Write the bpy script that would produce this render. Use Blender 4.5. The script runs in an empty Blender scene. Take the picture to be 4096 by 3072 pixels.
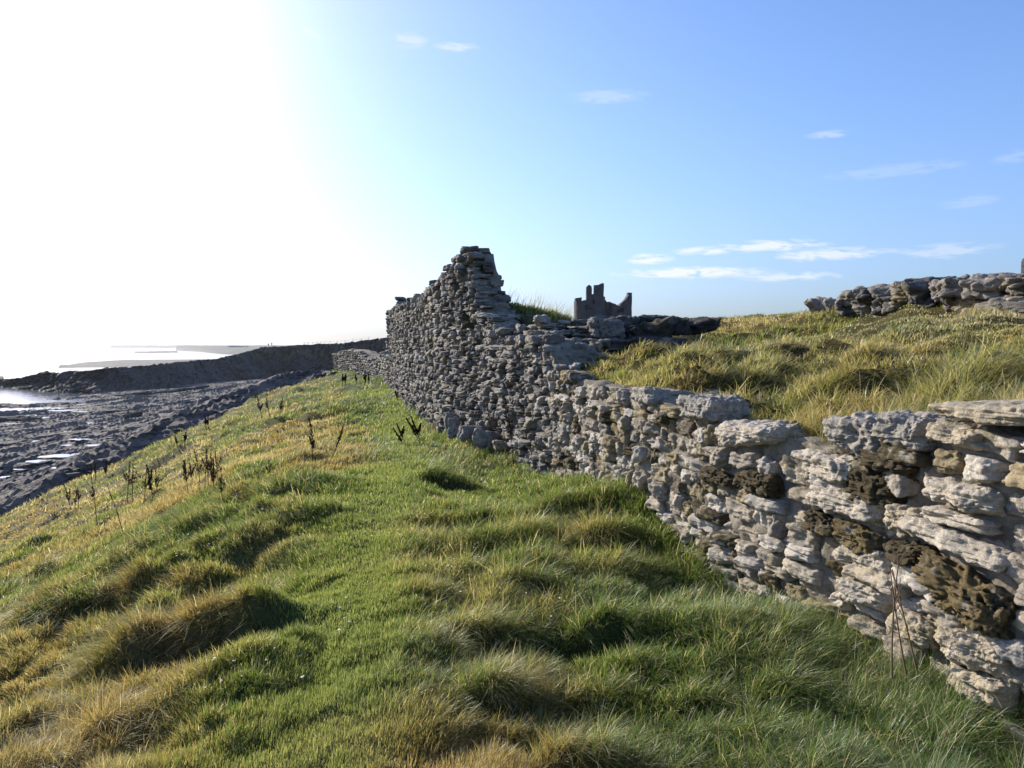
import bpy, math, random
import numpy as np
from mathutils import Vector, Matrix
random.seed(7)
RNG = np.random.default_rng(11)
C = bpy.context.scene.collection
R = math.radians

# ------------------------------------------------------------------ camera
F_PX, PITCH, EYE = 720.0, math.atan(38 / 720.0), 1.6
cam_d = bpy.data.cameras.new('camera'); cam = bpy.data.objects.new('camera', cam_d); C.objects.link(cam)
cam_d.sensor_width = 36.0; cam_d.lens = 36.0 * F_PX / 1024.0
cam_d.clip_start = 0.05; cam_d.clip_end = 60000
cam.location = (0, 0, EYE); cam.rotation_euler = (math.pi / 2 - PITCH, 0, 0)
bpy.context.scene.camera = cam
# ------------------------------------------------------------------ light
SUN_EL, SUN_AZ = R(24), R(-44)          # azimuth from +Y, negative = to the left
SUN = Vector((math.sin(SUN_AZ) * math.cos(SUN_EL), math.cos(SUN_AZ) * math.cos(SUN_EL), math.sin(SUN_EL)))
sl = bpy.data.lights.new('sun', 'SUN'); so = bpy.data.objects.new('sun', sl); C.objects.link(so)
sl.energy = 5.0; sl.angle = R(0.55); sl.color = (1.0, 0.93, 0.82)
so.rotation_euler = SUN.to_track_quat('Z', 'Y').to_euler()
sc = bpy.context.scene
sc.view_settings.view_transform = 'Standard'; sc.view_settings.look = 'None'
sc.view_settings.exposure = 0.7; sc.view_settings.gamma = 1.0
sc.render.engine = 'CYCLES'
sc.cycles.use_denoising = True
sc.cycles.max_bounces = 4; sc.cycles.diffuse_bounces = 3; sc.cycles.glossy_bounces = 2; sc.cycles.transmission_bounces = 3; sc.cycles.transparent_max_bounces = 4
sc.cycles.sample_clamp_indirect = 6

world = bpy.data.worlds.new('World'); sc.world = world; world.use_nodes = True
def build_world():
    nt = world.node_tree; N = nt.nodes; L = nt.links; N.clear()
    out = N.new('ShaderNodeOutputWorld'); bg = N.new('ShaderNodeBackground')
    sky = N.new('ShaderNodeTexSky'); sky.sky_type = 'NISHITA'; sky.sun_disc = False
    sky.sun_elevation = SUN_EL; sky.sun_rotation = SUN_AZ
    sky.air_density = 1.0; sky.dust_density = 0.4; sky.ozone_density = 1.6; sky.altitude = 10
    tc = N.new('ShaderNodeTexCoord')
    def vm(op, a, b=None):
        n = N.new('ShaderNodeVectorMath'); n.operation = op
        L.new(a, n.inputs[0])
        if b is not None:
            if hasattr(b, 'is_linked'): L.new(b, n.inputs[1])
            else: n.inputs[1].default_value = b
        return n
    def m(op, a, b=None, clamp=False):
        n = N.new('ShaderNodeMath'); n.operation = op; n.use_clamp = clamp
        for i, v in enumerate((a, b)):
            if v is None: continue
            if hasattr(v, 'is_linked'): L.new(v, n.inputs[i])
            else: n.inputs[i].default_value = v
        return n.outputs[0]
    dirv = vm('NORMALIZE', tc.outputs['Generated']).outputs[0]
    d = m('MAXIMUM', vm('DOT_PRODUCT', dirv, tuple(SUN)).outputs['Value'], 0.0)
    # sunlit haze round the sun: the air is bright there, as in any sky shot towards a low sun
    sep = N.new('ShaderNodeSeparateXYZ'); L.new(dirv, sep.inputs[0])
    az = m('ARCTAN2', sep.outputs[0], sep.outputs[1]); el = m('ARCSINE', sep.outputs[2])
    low = m('POWER', m('SUBTRACT', 1.0, m('ABSOLUTE', sep.outputs[2])), 7.0)
    glow = m('ADD', m('MULTIPLY', m('POWER', d, GLOW_K1), GLOW_A1), m('MULTIPLY', m('POWER', d, GLOW_K2), GLOW_A2))
    glow = m('ADD', glow, m('MULTIPLY', m('MULTIPLY', m('POWER', d, 3.0), low), GLOW_A3))
    # thin clouds: (azimuth, elevation, half width, half height, strength), all in degrees
    cv = N.new('ShaderNodeCombineXYZ'); L.new(m('MULTIPLY', az, 34.0), cv.inputs[0]); L.new(m('ADD', m('MULTIPLY', el, 150.0), m('MULTIPLY', az, 9.0)), cv.inputs[1])
    nz = N.new('ShaderNodeTexNoise'); L.new(cv.outputs[0], nz.inputs['Vector'])
    nz.inputs['Scale'].default_value = 1.0; nz.inputs['Detail'].default_value = 6; nz.inputs['Roughness'].default_value = 0.62; nz.inputs['Distortion'].default_value = .6
    wob = m('MULTIPLY', m('SUBTRACT', nz.outputs['Fac'], 0.5), 2.6)
    total = None
    for a0, e0, ha, he, s in CLOUDS:
        da = m('DIVIDE', m('SUBTRACT', az, R(a0)), R(ha)); de = m('DIVIDE', m('SUBTRACT', el, R(e0)), R(he))
        r2 = m('ADD', m('MULTIPLY', da, da), m('MULTIPLY', de, de))
        g = m('POWER', 2.718, m('MULTIPLY', r2, -1.0))
        v = m('MULTIPLY', m('SUBTRACT', m('ADD', g, m('MULTIPLY', m('MULTIPLY', wob, g), 1.7)), 0.24), 1.5, True)
        v = m('MULTIPLY', v, s)
        total = v if total is None else m('MAXIMUM', total, v)
    hs = N.new('ShaderNodeHueSaturation'); L.new(sky.outputs[0], hs.inputs['Color']); hs.inputs['Saturation'].default_value = SKY_SAT; hs.inputs['Value'].default_value = SKY_VAL
    add = N.new('ShaderNodeMix'); add.data_type = 'RGBA'; add.blend_type = 'ADD'; add.inputs[0].default_value = 1.0
    g3 = N.new('ShaderNodeCombineXYZ')
    for i, k in enumerate((1.22, .92, .95)): L.new(m('MULTIPLY', glow, k), g3.inputs[i])
    tn = N.new('ShaderNodeMix'); tn.data_type = 'RGBA'; L.new(low, tn.inputs[0]); tn.inputs[6].default_value = (*SKY_TOP, 1); tn.inputs[7].default_value = (*SKY_LOW, 1)
    ml = N.new('ShaderNodeMix'); ml.data_type = 'RGBA'; ml.blend_type = 'MULTIPLY'; ml.inputs[0].default_value = 1; L.new(hs.outputs[0], ml.inputs[6]); L.new(tn.outputs[2], ml.inputs[7])
    L.new(ml.outputs[2], add.inputs[6]); L.new(g3.outputs[0], add.inputs[7])
    cl = N.new('ShaderNodeMix'); cl.data_type = 'RGBA'; L.new(total, cl.inputs[0]); L.new(add.outputs[2], cl.inputs[6])
    cl.inputs[7].default_value = (CLOUD_V, CLOUD_V, CLOUD_V, 1)
    L.new(cl.outputs[2], bg.inputs['Color']); bg.inputs['Strength'].default_value = SKY_STR
    L.new(bg.outputs[0], out.inputs['Surface'])
SKY_STR, SKY_SAT, SKY_VAL = 0.10, 1.12, 1.10
GLOW_K1, GLOW_A1, GLOW_K2, GLOW_A2, GLOW_A3 = 5.0, 1.1, 22.0, 7.0, 2.6
CLOUD_V = 6.4
SKY_TOP, SKY_LOW = (1.08, 1.09, 1.32), (.20, .30, .58)
CLOUDS = [(19.4, 7.4, 3.8, .42, .7), (13.9, 5.6, 5.2, .44, .75), (20.8, 5.1, 3.2, .34, .5), (23.6, 6.6, 3.8, .42, .6), (14.7, 7.2, 1.9, .3, .7), (10.8, 6.7, 1.7, .4, .8), (30.8, 6.4, 2.8, .5, .3),
          (-7.9, 22.3, 1.3, .5, .32), (-4.4, 22.0, 1.7, .3, .4), (-15.3, 22.2, .7, .4, .25), (7.4, 18.6, 2.8, .5, .22), (23.2, 14.8, 1.4, .28, .28), (27.4, 12.0, 4.6, .45, .14), (31.9, 9.5, 1.8, .4, .14), (34.5, 12.0, 1.2, .4, .14)]
build_world()

# ------------------------------------------------------------------ helpers
def at(px, py, Y):
    "the point at depth Y whose direction from the eye is that of a pixel of the photograph"
    cp, sp = math.cos(PITCH), math.sin(PITCH)
    a, b = (px - 512) / F_PX, (384 - py) / F_PX
    d = (a, cp + b * sp, -sp + b * cp)
    k = Y / d[1]
    return np.array((d[0] * k, Y, EYE + d[2] * k))
TAB = RNG.random(1 << 16).astype(np.float32)
def vnoise(p):
    p = np.asarray(p, np.float32); i = np.floor(p).astype(np.int64); f = p - i; f = f * f * f * (f * (f * 6 - 15) + 10)
    out = 0
    for dx in (0, 1):
        wx = f[..., 0] if dx else 1 - f[..., 0]; hx = (i[..., 0] + dx) * 73856093
        for dy in (0, 1):
            wy = wx * (f[..., 1] if dy else 1 - f[..., 1]); hy = hx ^ ((i[..., 1] + dy) * 19349663)
            for dz in (0, 1):
                w = wy * (f[..., 2] if dz else 1 - f[..., 2])
                h = (hy ^ ((i[..., 2] + dz) * 83492791)); h = (h ^ (h >> 13)) & 0xFFFF
                out = out + w * TAB[h]
    return out * 2 - 1
def fbm(p, octs=4, gain=0.5, lac=2.03):
    s, a = 0, 1.0; p = np.asarray(p, np.float32)
    for k in range(octs):
        s = s + a * vnoise(p + 17.3 * k); p = p * lac; a *= gain
    return s
def fbm2(x, y, octs=4, z=0.0, gain=0.5):
    return fbm(np.stack([x, y, np.zeros_like(x) + z], -1), octs, gain)
def smooth(a, b, x):
    t = np.clip((x - a) / (b - a), 0, 1); return t * t * (3 - 2 * t)
class TPS:
    def __init__(s, pts, lam=1e-3):
        P = np.asarray(pts, float); s.c = P[:, :2]; n = len(P)
        K = s.k(np.linalg.norm(s.c[:, None] - s.c[None], axis=2)) + lam * np.eye(n)
        Q = np.c_[np.ones(n), s.c]
        A = np.block([[K, Q], [Q.T, np.zeros((3, 3))]])
        w = np.linalg.lstsq(A, np.r_[P[:, 2], 0, 0, 0], rcond=None)[0]; s.w, s.a = w[:n], w[n:]
    @staticmethod
    def k(r): return r                              # linear radial basis: no overshoot between points
    def __call__(s, x, y):
        x = np.asarray(x, float); y = np.asarray(y, float)
        out = s.a[0] + s.a[1] * x + s.a[2] * y
        for (cx, cy), w in zip(s.c, s.w): out = out + w * np.sqrt((x - cx) ** 2 + (y - cy) ** 2 + 0.25)
        return out
    k = staticmethod(lambda r: np.sqrt(r * r + 0.25))
def mesh_np(name, V, faces, mat=None, parent=None, smooth_=True, attrs=None, tri=None):
    "faces: (n,k) array or list of such arrays; attrs: {name: (n,3) colours}"
    V = np.asarray(V, np.float32).reshape(-1, 3)
    fl = faces if isinstance(faces, list) else [faces]
    fl = [np.asarray(f, np.int32) for f in fl if len(f)]
    me = bpy.data.meshes.new(name)
    me.vertices.add(len(V)); me.vertices.foreach_set('co', V.ravel())
    idx = np.concatenate([f.ravel() for f in fl]); cnt = np.concatenate([np.full(len(f), f.shape[1], np.int32) for f in fl])
    me.loops.add(len(idx)); me.loops.foreach_set('vertex_index', idx)
    me.polygons.add(len(cnt)); st = np.zeros(len(cnt), np.int32); st[1:] = np.cumsum(cnt)[:-1]
    me.polygons.foreach_set('loop_start', st)
    try: me.polygons.foreach_set('loop_total', cnt)
    except Exception: pass
    me.polygons.foreach_set('use_smooth', np.full(len(cnt), smooth_, bool))
    for k, v in (attrs or {}).items():
        a = me.attributes.new(k, 'FLOAT_COLOR', 'POINT'); v = np.asarray(v, np.float32)
        a.data.foreach_set('color', np.c_[v, np.ones(len(v), np.float32)].astype(np.float32).ravel())
    me.update(calc_edges=True)
    if mat is not None: me.materials.append(mat)
    o = bpy.data.objects.new(name, me); C.objects.link(o)
    if parent is not None: o.parent = parent
    return o
def grid_faces(nu, nv, off=0):
    i = np.arange(nu - 1)[:, None] * nv + np.arange(nv - 1)[None]
    return np.stack([i, i + nv, i + nv + 1, i + 1], -1).reshape(-1, 4) + off
def tag(o, label, cat, group=None):
    o['label'] = label; o['category'] = cat; o['kind'] = 'thing'
    if group: o['group'] = group
    return o
def thing(name, label, cat, loc=(0, 0, 0), group=None, rz=0):
    o = bpy.data.objects.new(name, None); C.objects.link(o); o.location = loc; o.rotation_euler = (0, 0, rz); o.empty_display_size = 0.2
    return tag(o, label, cat, group)

# ------------------------------------------------------------------ materials
class NT:
    def __init__(s, name):
        s.m = bpy.data.materials.new(name); s.m.use_nodes = True; s.t = s.m.node_tree; s.t.nodes.clear()
        s.out = s.n('ShaderNodeOutputMaterial')
    def n(s, t, **kw):
        x = s.t.nodes.new(t)
        for k, v in kw.items(): setattr(x, k, v)
        return x
    def l(s, a, b): s.t.links.new(a, b)
    def noise(s, vec, scale, detail=5, rough=.6):
        x = s.n('ShaderNodeTexNoise'); s.l(vec, x.inputs['Vector']); x.inputs['Scale'].default_value = scale
        x.inputs['Detail'].default_value = detail; x.inputs['Roughness'].default_value = rough; return x.outputs['Fac']
    def ramp(s, f, a, b, c0=(0, 0, 0, 1), c1=(1, 1, 1, 1)):
        x = s.n('ShaderNodeValToRGB'); s.l(f, x.inputs[0]); e = x.color_ramp.elements
        e[0].position = a; e[1].position = b; e[0].color = c0; e[1].color = c1; return x.outputs[0]
    def mix(s, f, a, b, mode='MIX'):
        x = s.n('ShaderNodeMix', data_type='RGBA', blend_type=mode)
        for k, v in ((0, f), (6, a), (7, b)):
            if hasattr(v, 'is_linked'): s.l(v, x.inputs[k])
            else: x.inputs[k].default_value = v if k == 0 else (*v, 1)
        return x.outputs[2]
    def attr(s, name, t='GEOMETRY'):
        return s.n('ShaderNodeAttribute', attribute_name=name, attribute_type=t).outputs['Color']
    def pos(s): return s.n('ShaderNodeNewGeometry').outputs['Position']
    def bump(s, h, dist, strength=1.0):
        x = s.n('ShaderNodeBump'); s.l(h, x.inputs['Height']); x.inputs['Distance'].default_value = dist; x.inputs['Strength'].default_value = strength
        return x.outputs[0]
    def principled(s, col, rough=.9, bump=None, spec=.3):
        p = s.n('ShaderNodeBsdfPrincipled')
        if hasattr(col, 'is_linked'): s.l(col, p.inputs['Base Color'])
        else: p.inputs['Base Color'].default_value = (*col, 1)
        if hasattr(rough, 'is_linked'): s.l(rough, p.inputs['Roughness'])
        else: p.inputs['Roughness'].default_value = rough
        p.inputs['Specular IOR Level'].default_value = spec
        if bump is not None: s.l(bump, p.inputs['Normal'])
        s.l(p.outputs[0], s.out.inputs['Surface']); return p
def stone_material(name, scale=1.0, dark=1.0, pit=0.016):
    t = NT(name); P = t.pos()
    n1 = t.noise(P, 7 * scale, 6, .65); n2 = t.noise(P, 38 * scale, 5, .7); n3 = t.noise(P, 2.4 * scale, 5, .6); n4 = t.noise(P, 16 * scale, 6, .7); n5 = t.noise(P, 140 * scale, 3, .6)
    c = t.mix(1.0, t.attr('col'), t.ramp(n2, .3, .72, (.62, .60, .57, 1), (1.15, 1.13, 1.1, 1)), 'MULTIPLY')
    c = t.mix(t.ramp(n1, .55, .70), c, (.43 * dark, .385 * dark, .315 * dark))         # pale grey lichen
    c = t.mix(t.ramp(n3, .60, .74), c, (.24 * dark, .19 * dark, .085 * dark))         # ochre lichen
    c = t.mix(t.ramp(n4, .62, .74), c, (.07, .065, .05)); c = t.mix(.55, c, t.mix(1.0, c, t.ramp(n5, .3, .7, (.6, .6, .6, 1), (1.4, 1.4, 1.4, 1)), 'MULTIPLY'))                              # dark pits and algae
    h = t.mix(.35, t.mix(.5, n4, n2), n5)
    t.principled(c, .92, t.bump(h, pit, .9), .2); return t.m
M_STONE = stone_material('weathered_limestone')
M_BROWN = stone_material('honeycombed_sandstone', 1.6, .55, .03)
M_SHADED_CAP = stone_material('shaded_capping_stone', .6, .5, .03)
M_STONE_FAR = stone_material('weathered_rubble', .5, .85, .03)
def mortar_material():
    t = NT('old_mortar'); P = t.pos()
    n1 = t.noise(P, 5, 6, .7); n2 = t.noise(P, 40, 5, .7)
    c = t.mix(t.ramp(n1, .35, .7), (.15, .13, .10), (.30, .265, .205))
    c = t.mix(t.ramp(n2, .55, .75), c, (.08, .07, .05))
    t.principled(c, .95, t.bump(n2, .015, 1), .1); return t.m
M_MORTAR = mortar_material()
def grass_material(name, trans=.52, gloss=.03):
    t = NT(name); c = t.attr('col')
    d = t.n('ShaderNodeBsdfDiffuse'); tr = t.n('ShaderNodeBsdfTranslucent'); g = t.n('ShaderNodeBsdfGlossy')
    t.l(c, d.inputs[0]); t.l(t.mix(1.0, c, (1.2, 1.12, .75), 'MULTIPLY'), tr.inputs[0])
    g.inputs['Roughness'].default_value = .4; g.inputs[0].default_value = (.9, .95, .9, 1)
    m1 = t.n('ShaderNodeMixShader'); m1.inputs[0].default_value = trans; t.l(d.outputs[0], m1.inputs[1]); t.l(tr.outputs[0], m1.inputs[2])
    m2 = t.n('ShaderNodeMixShader'); m2.inputs[0].default_value = gloss; t.l(m1.outputs[0], m2.inputs[1]); t.l(g.outputs[0], m2.inputs[2])
    t.l(m2.outputs[0], t.out.inputs['Surface']); return t.m
M_GRASS = grass_material('grass_blades')
def turf_material():
    t = NT('turf_thatch'); P = t.pos()
    n = t.noise(P, 30, 5, .7)
    c = t.mix(1.0, t.attr('col'), t.ramp(n, .3, .75, (.55, .55, .5, 1), (1.2, 1.2, 1.1, 1)), 'MULTIPLY')
    t.principled(c, .95, t.bump(n, .03, 1), .1); return t.m
M_TURF = turf_material()
def rock_material(name, c0, c1, c2, sc_=1.0, rough=.62, bd=.12, spec=.2):
    t = NT(name); P = t.pos()
    mp = t.n('ShaderNodeMapping', vector_type='TEXTURE'); t.l(P, mp.inputs[0]); mp.inputs['Rotation'].default_value = (0, 0, R(58)); mp.inputs['Scale'].default_value = (2.6, .75, .6)
    n1 = t.noise(mp.outputs[0], .35 * sc_, 8, .68); n2 = t.noise(mp.outputs[0], 2.2 * sc_, 7, .7)
    c = t.mix(t.ramp(n1, .35, .65), c0, c1); c = t.mix(t.ramp(n2, .5, .72), c, c2)
    m2 = t.n('ShaderNodeMapping', vector_type='TEXTURE'); t.l(P, m2.inputs[0]); m2.inputs['Rotation'].default_value = (0, 0, R(58)); m2.inputs['Scale'].default_value = (5, .6, .6)
    n3 = t.noise(m2.outputs[0], 1.6 * sc_, 8, .75); c = t.mix(t.ramp(n3, .50, .58), c, c2)
    t.principled(c, rough, t.bump(n2, bd, 1), spec); return t.m
M_SHORE = rock_material('wet_shore_rock', (.20, .168, .140), (.285, .245, .205), (.064, .056, .048), 1.0, .85, .40, .10)
M_CLIFF = rock_material('dark_whinstone', (.05, .05, .052), (.085, .08, .075), (.03, .035, .025), .5, .8, .5)
def water_material():
    t = NT('sea_water'); P = t.pos()
    mp = t.n('ShaderNodeMapping'); t.l(P, mp.inputs[0]); mp.inputs['Scale'].default_value = (.25, .6, 1)
    n = t.noise(mp.outputs[0], .6, 6, .65)
    t.principled((.02, .045, .06), .12, t.bump(n, .25, .3), .5); return t.m
M_WATER = water_material()
def plain(name, col, rough=.9, var=.25, scale=30):
    t = NT(name); n = t.noise(t.pos(), scale, 4, .6)
    a = tuple(v * (1 - var) for v in col); b = tuple(v * (1 + var) for v in col)
    t.principled(t.mix(n, a, b), rough, None, .2); return t.m

# ------------------------------------------------------------------ the ground by the wall
W_BASE = np.array([(2.85, -1.2), (2.62, 0.2), (2.45, 1.2), (2.28, 2.2), (2.12, 2.95), (2.03, 3.5), (1.93, 4.0), (1.57, 4.95), (1.40, 5.9), (.96, 7.7), (.51, 9.4), (-.455, 12.6), (-1.42, 15), (-3.25, 22), (-5.9, 33.5), (-8.6, 42), (-12.9, 52)])
W_Z = np.array([0, 0, 0, 0, 0, 0, -.02, -.02, .13, .12, -.02, -.11, -.15, -.13, -.1, -.2, -.35])
_yy = np.linspace(-1.2, 52, 640); _xx = np.interp(_yy, W_BASE[:, 1], W_BASE[:, 0])
for _ in range(6): _xx[3:-3] = np.convolve(_xx, np.ones(7) / 7, 'valid')
def FX(y): return np.interp(y, _yy, _xx)
def FN(y):                                   # outward (seaward) unit normal and tangent of the wall face
    d = (FX(np.asarray(y) + .15) - FX(np.asarray(y) - .15)) / .3; k = np.sqrt(1 + d * d)
    return np.stack([-1 / k, d / k], -1), np.stack([d / k, 1 / k], -1)
def BZ(y): return np.interp(y, W_BASE[:, 1], W_Z)
EDGE = [(-60, 552, 29), (0, 525, 30), (50, 500, 30.5), (100, 478, 31), (150, 454, 33), (200, 430, 36), (250, 401, 40), (280, 389, 44), (310, 379, 49)]
low = [(FX(y), y, BZ(y)) for y in (-1.2, 0, 1.2, 2.2, 3, 4, 5, 6, 7.7, 9.4, 12.6, 15, 18, 22, 28, 34, 42, 52)]
low += [(FX(y) + 2, y, BZ(y)) for y in (1.2, 5, 12, 22, 34, 52)]
for p in EDGE + [(350, 768, 2.73), (700, 768, 2.73), (512, 640, 3.92), (0, 768, 3.35), (0, 650, 5.6), (0, 590, 10), (0, 548, 20), (100, 768, 3.1), (100, 650, 4.9), (100, 560, 8.8), (100, 506, 18), (200, 650, 4.2), (200, 560, 6.5), (200, 500, 10.6), (200, 455, 20), (280, 500, 8), (280, 450, 12.5), (280, 412, 22), (280, 397, 32), (330, 372, 51), (350, 500, 7.6), (400, 455, 10.8), (380, 600, 4.6), (440, 520, 6.6), (350, 395, 26)]:
    low.append(tuple(at(*p)))
low += [(-6, 1.0, -1.6), (-14, 1, -4.5), (-24, 4, -9.5), (-30, 20, -12.5), (0, .3, 0), (-2, .6, -.15)]
for p in EDGE:
    q = at(*p); low += [(q[0] - 5, q[1] + 3, q[2] - 4.5), (q[0] - 10, q[1] + 8, q[2] - 9)]
low += [(-14.5, 58, -.6), (-20, 62, -6), (-22, 74, -9), (-14, 74, -5), (-8, 66, 0), (4, 70, .5)]
LOW = TPS(low)
SEA = -13.0
path_px = [(300, 768, 2.73), (335, 660, 3.7), (358, 570, 5.2), (374, 505, 7.6), (398, 458, 10.7), (402, 430, 14.5), (392, 405, 22), (370, 390, 30)]
PATH = np.array([at(*p)[:2] for p in path_px]); PATH = np.vstack([PATH[0] + (PATH[0] - PATH[1]) * 1.5, PATH])
def polydist(x, y, P):
    d = np.full(np.shape(x), 1e9)
    for a, b in zip(P[:-1], P[1:]):
        v = b - a; t = np.clip(((x - a[0]) * v[0] + (y - a[1]) * v[1]) / (v @ v), 0, 1)
        d = np.minimum(d, np.hypot(x - a[0] - t * v[0], y - a[1] - t * v[1]))
    return d
def hit(px, py, fn):
    "where the ray of a photograph pixel meets the ground function"
    ys = np.geomspace(1.2, 420, 2600); P = np.array([at(px, py, y) for y in ys]); z = fn(P[:, 0], P[:, 1])
    k = np.argmax(P[:, 2] <= z); return P[k] if P[k, 2] <= z[k] else P[-1]
# shaded hollows in front of tussocks: pixel of the hollow, width in pixels, depth factor
HOLLOWS = [(216, 632, 190, 1.5), (146, 636, 56, .9), (130, 640, 36, .9), (316, 636, 44, 1.2), (74, 598, 30, .8), (602, 532, 54, 1.5), (606, 625, 64, 1.7), (482, 625, 58, 1.4), (491, 686, 54, 1.4), (520, 578, 50, .8), (296, 524, 34, .8), (338, 514, 40, .9),
           (445, 477, 48, .8), (468, 515, 50, .6), (380, 412, 26, .8), (278, 419, 26, .9), (308, 416, 22, .8), (176, 494, 30, .7), (574, 680, 60, .6), (590, 745, 90, 1.0), (408, 438, 34, .6), (48, 668, 26, .6), (120, 690, 34, .5), (95, 735, 44, .6), (190, 735, 40, .5), (30, 720, 30, .5), (250, 650, 30, .5), (546, 482, 40, .7),
           (400, 520, 34, .5), (420, 590, 30, .4), (225, 570, 30, .5), (680, 600, 40, .5), (690, 690, 60, .7), (250, 700, 50, .5), (330, 470, 24, .5), (240, 450, 24, .6), (160, 470, 26, .6), (110, 520, 26, .6), (40, 570, 30, .6), (360, 440, 24, .5), (780, 690, 60, .5)]
HP = []
for (px, py, w, s) in HOLLOWS:
    q = hit(px, py, LOW); HP.append((q[0], q[1], w / F_PX * q[1], s))
def bumps(x, y):
    d = 0
    for hx, hy, w, s in HP:
        kx = min(max(w * .52, .14), .8); k = min(kx * 1.1, .32); dy = (y - hy); dx = (x - hx) / kx
        g = np.exp(-dx * dx * .9)
        d = d + s * g * k * .66 * (np.exp(-((dy - .34 * k) / (.32 * k)) ** 2 * np.where(dy > .34 * k, .25, 1.0)) - .75 * np.exp(-((dy + .40 * k) / (.5 * k)) ** 2))
    return d
def tussocks(x, y, cell, seed):
    "rounded grass clumps of unequal size on a jittered lattice: 0 between them .. 1 on the largest crowns"
    qx, qy = (x * .83 - y * .56) / cell, (x * .56 + y * .83) / cell; ix, iy = np.floor(qx), np.floor(qy); out = np.zeros(np.shape(x))
    for dx in (-1, 0, 1):
        for dy in (-1, 0, 1):
            cx, cy = ix + dx, iy + dy; h = (cx.astype(np.int64) * 73856093) ^ (cy.astype(np.int64) * 19349663) ^ (seed * 83492791)
            r = [TAB[(h ^ k) & 0xFFFF] for k in (1, 77, 991, 4242)]; rad = .30 + .35 * r[2]
            d = np.hypot(qx - cx - .1 - .8 * r[0], (qy - cy - .1 - .8 * r[1])) / rad
            out = np.maximum(out, np.clip(1 - d * d, 0, 1) ** .8 * (.25 + .75 * r[3]) * (r[3] > .28))
    return out
def rough(x, y):
    pd = polydist(x, y, PATH); m = smooth(.35, .9, pd) * np.clip(.40 + 1.2 * fbm2(x * .5, y * .5, 3, 91.), .05, 1)
    return m * np.maximum(tussocks(x, y, .55, 3), .55 * tussocks(x, y, .27, 8))
def ground(x, y, fine=True):
    z = LOW(x, y); pd = polydist(x, y, PATH); soft = .25 + .75 * smooth(.25, .8, pd)
    a = fbm2(x * .55, y * .55, 3, 3.1) * .10 + np.abs(fbm2(x * 1.5, y * 1.5, 3, 8.0)) * .10
    wall = smooth(.0, .5, FX(y) - x); z = z + (a - .10) * soft * np.where(y > 14, 1.4, 1.0)
    z = z + .10 * rough(x, y) - .02
    z = z + smooth(1.5, 5, FX(y) - x) * (np.abs(fbm2(x * 1.3, y * 1.3, 3, 31.0)) * .17 - .05)
    return z + .72 * bumps(x, y) * smooth(.15, .6, pd) + (.10 * smooth(4.5, 7, y) - .05) * np.exp(-((FX(y) - x - .1) / .35) ** 2)
def graded(a, b, s0, g):
    "positions from a to b whose step grows with the distance from a"
    v = [a]; s = s0
    while v[-1] < b: v.append(v[-1] + s); s = s0 + g * (v[-1] - a)
    return np.array(v)
def ground_colour(x, y):
    n = fbm2(x * .5, y * .5, 4, 5.5); pd = polydist(x, y, PATH)
    u = FX(y) - x
    dry = np.clip(.44 + .85 * n + .20 * smooth(1.2, 4, u) - .25 * (1 - smooth(.2, .9, pd)) - .5 * (1 - smooth(.6, 2.4, u)), 0, 1)
    return dry
def mixc(a, b, t): return np.asarray(a)[None] * (1 - t[:, None]) + np.asarray(b)[None] * t[:, None]
gy = graded(-1.0, 80, .026, .0125); gx = np.r_[-graded(0, 36, .035, .018)[::-1][:-1], graded(0, 5.2, .035, .01)]
X, Y = np.meshgrid(gx, gy, indexing='ij'); Z = ground(X, Y)
dry = ground_colour(X.ravel(), Y.ravel())
o = mesh_np('grass_bank', np.stack([X, Y, Z], -1), grid_faces(len(gx), len(gy))[:, ::-1], M_TURF, attrs={'col': mixc((.075, .10, .03), (.15, .13, .06), dry)})
o['kind'] = 'structure'

# ------------------------------------------------------------------ shore, sea, headland, far coast
sh = []
for p in EDGE:
    q = at(*p); sh.append((q[0], q[1], q[2] - .05)); sh.append((q[0] + 6, q[1] - 3, q[2] - 1.0)); sh.append((q[0] + 16, q[1] - 6, q[2] - 4))
for p in [(0, 515, 46), (0, 500, 60), (0, 480, 74), (0, 440, 108), (0, 410, 165), (100, 470, 52), (100, 450, 76), (100, 420, 130), (100, 400, 190), (200, 424, 72), (200, 412, 120), (200, 398, 190), (200, 388, 250), (250, 395, 130), (250, 386, 220), (270, 381, 290), (270, 389, 120), (300, 380, 120), (320, 374, 200)]:
    sh.append(tuple(at(*p)))
sh += [(-60, 20, SEA + .2), (-110, 60, SEA), (-130, 120, SEA - .3), (-160, 200, SEA - 1), (-60, 330, SEA + 1), (-30, 10, -12.6), (0, 80, -9), (0, 200, -9)]
SH = TPS(sh)
# tide pools: each sits in a basin of the shelf
pools = [(60, 457, 20), (88, 440, 18), (92, 424, 22), (44, 462, 18), (110, 428, 12), (24, 470, 12), (104, 446, 16), (52, 418, 14), (18, 530, 20), (8, 560, 14), (60, 402, 60), (28, 410, 50), (120, 420, 8), (140, 436, 8), (76, 432, 10), (30, 446, 10), (66, 470, 14), (10, 478, 12), (128, 446, 8), (150, 430, 7), (36, 434, 8), (96, 466, 10), (6, 440, 10), (84, 412, 10), (140, 412, 6), (20, 455, 8), (34, 442, 6), (50, 449, 7), (70, 446, 9), (80, 455, 7), (98, 434, 6), (114, 438, 8), (120, 446, 6), (16, 424, 10), (34, 416, 12), (64, 411, 16), (90, 405, 14), (110, 412, 8), (4, 495, 12), (12, 512, 9), (160, 425, 5), (172, 420, 5), (46, 488, 8), (62, 482, 7)]
POOLS = []
for (px, py, w) in pools:
    if py < np.interp(px, [0, 50, 100, 150, 200, 250], [525, 500, 478, 454, 430, 401]) - 5:
        q = hit(px, py, SH); POOLS.append((q, w / F_PX * q[1] * .95, px * .37 + py * .11))
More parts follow.
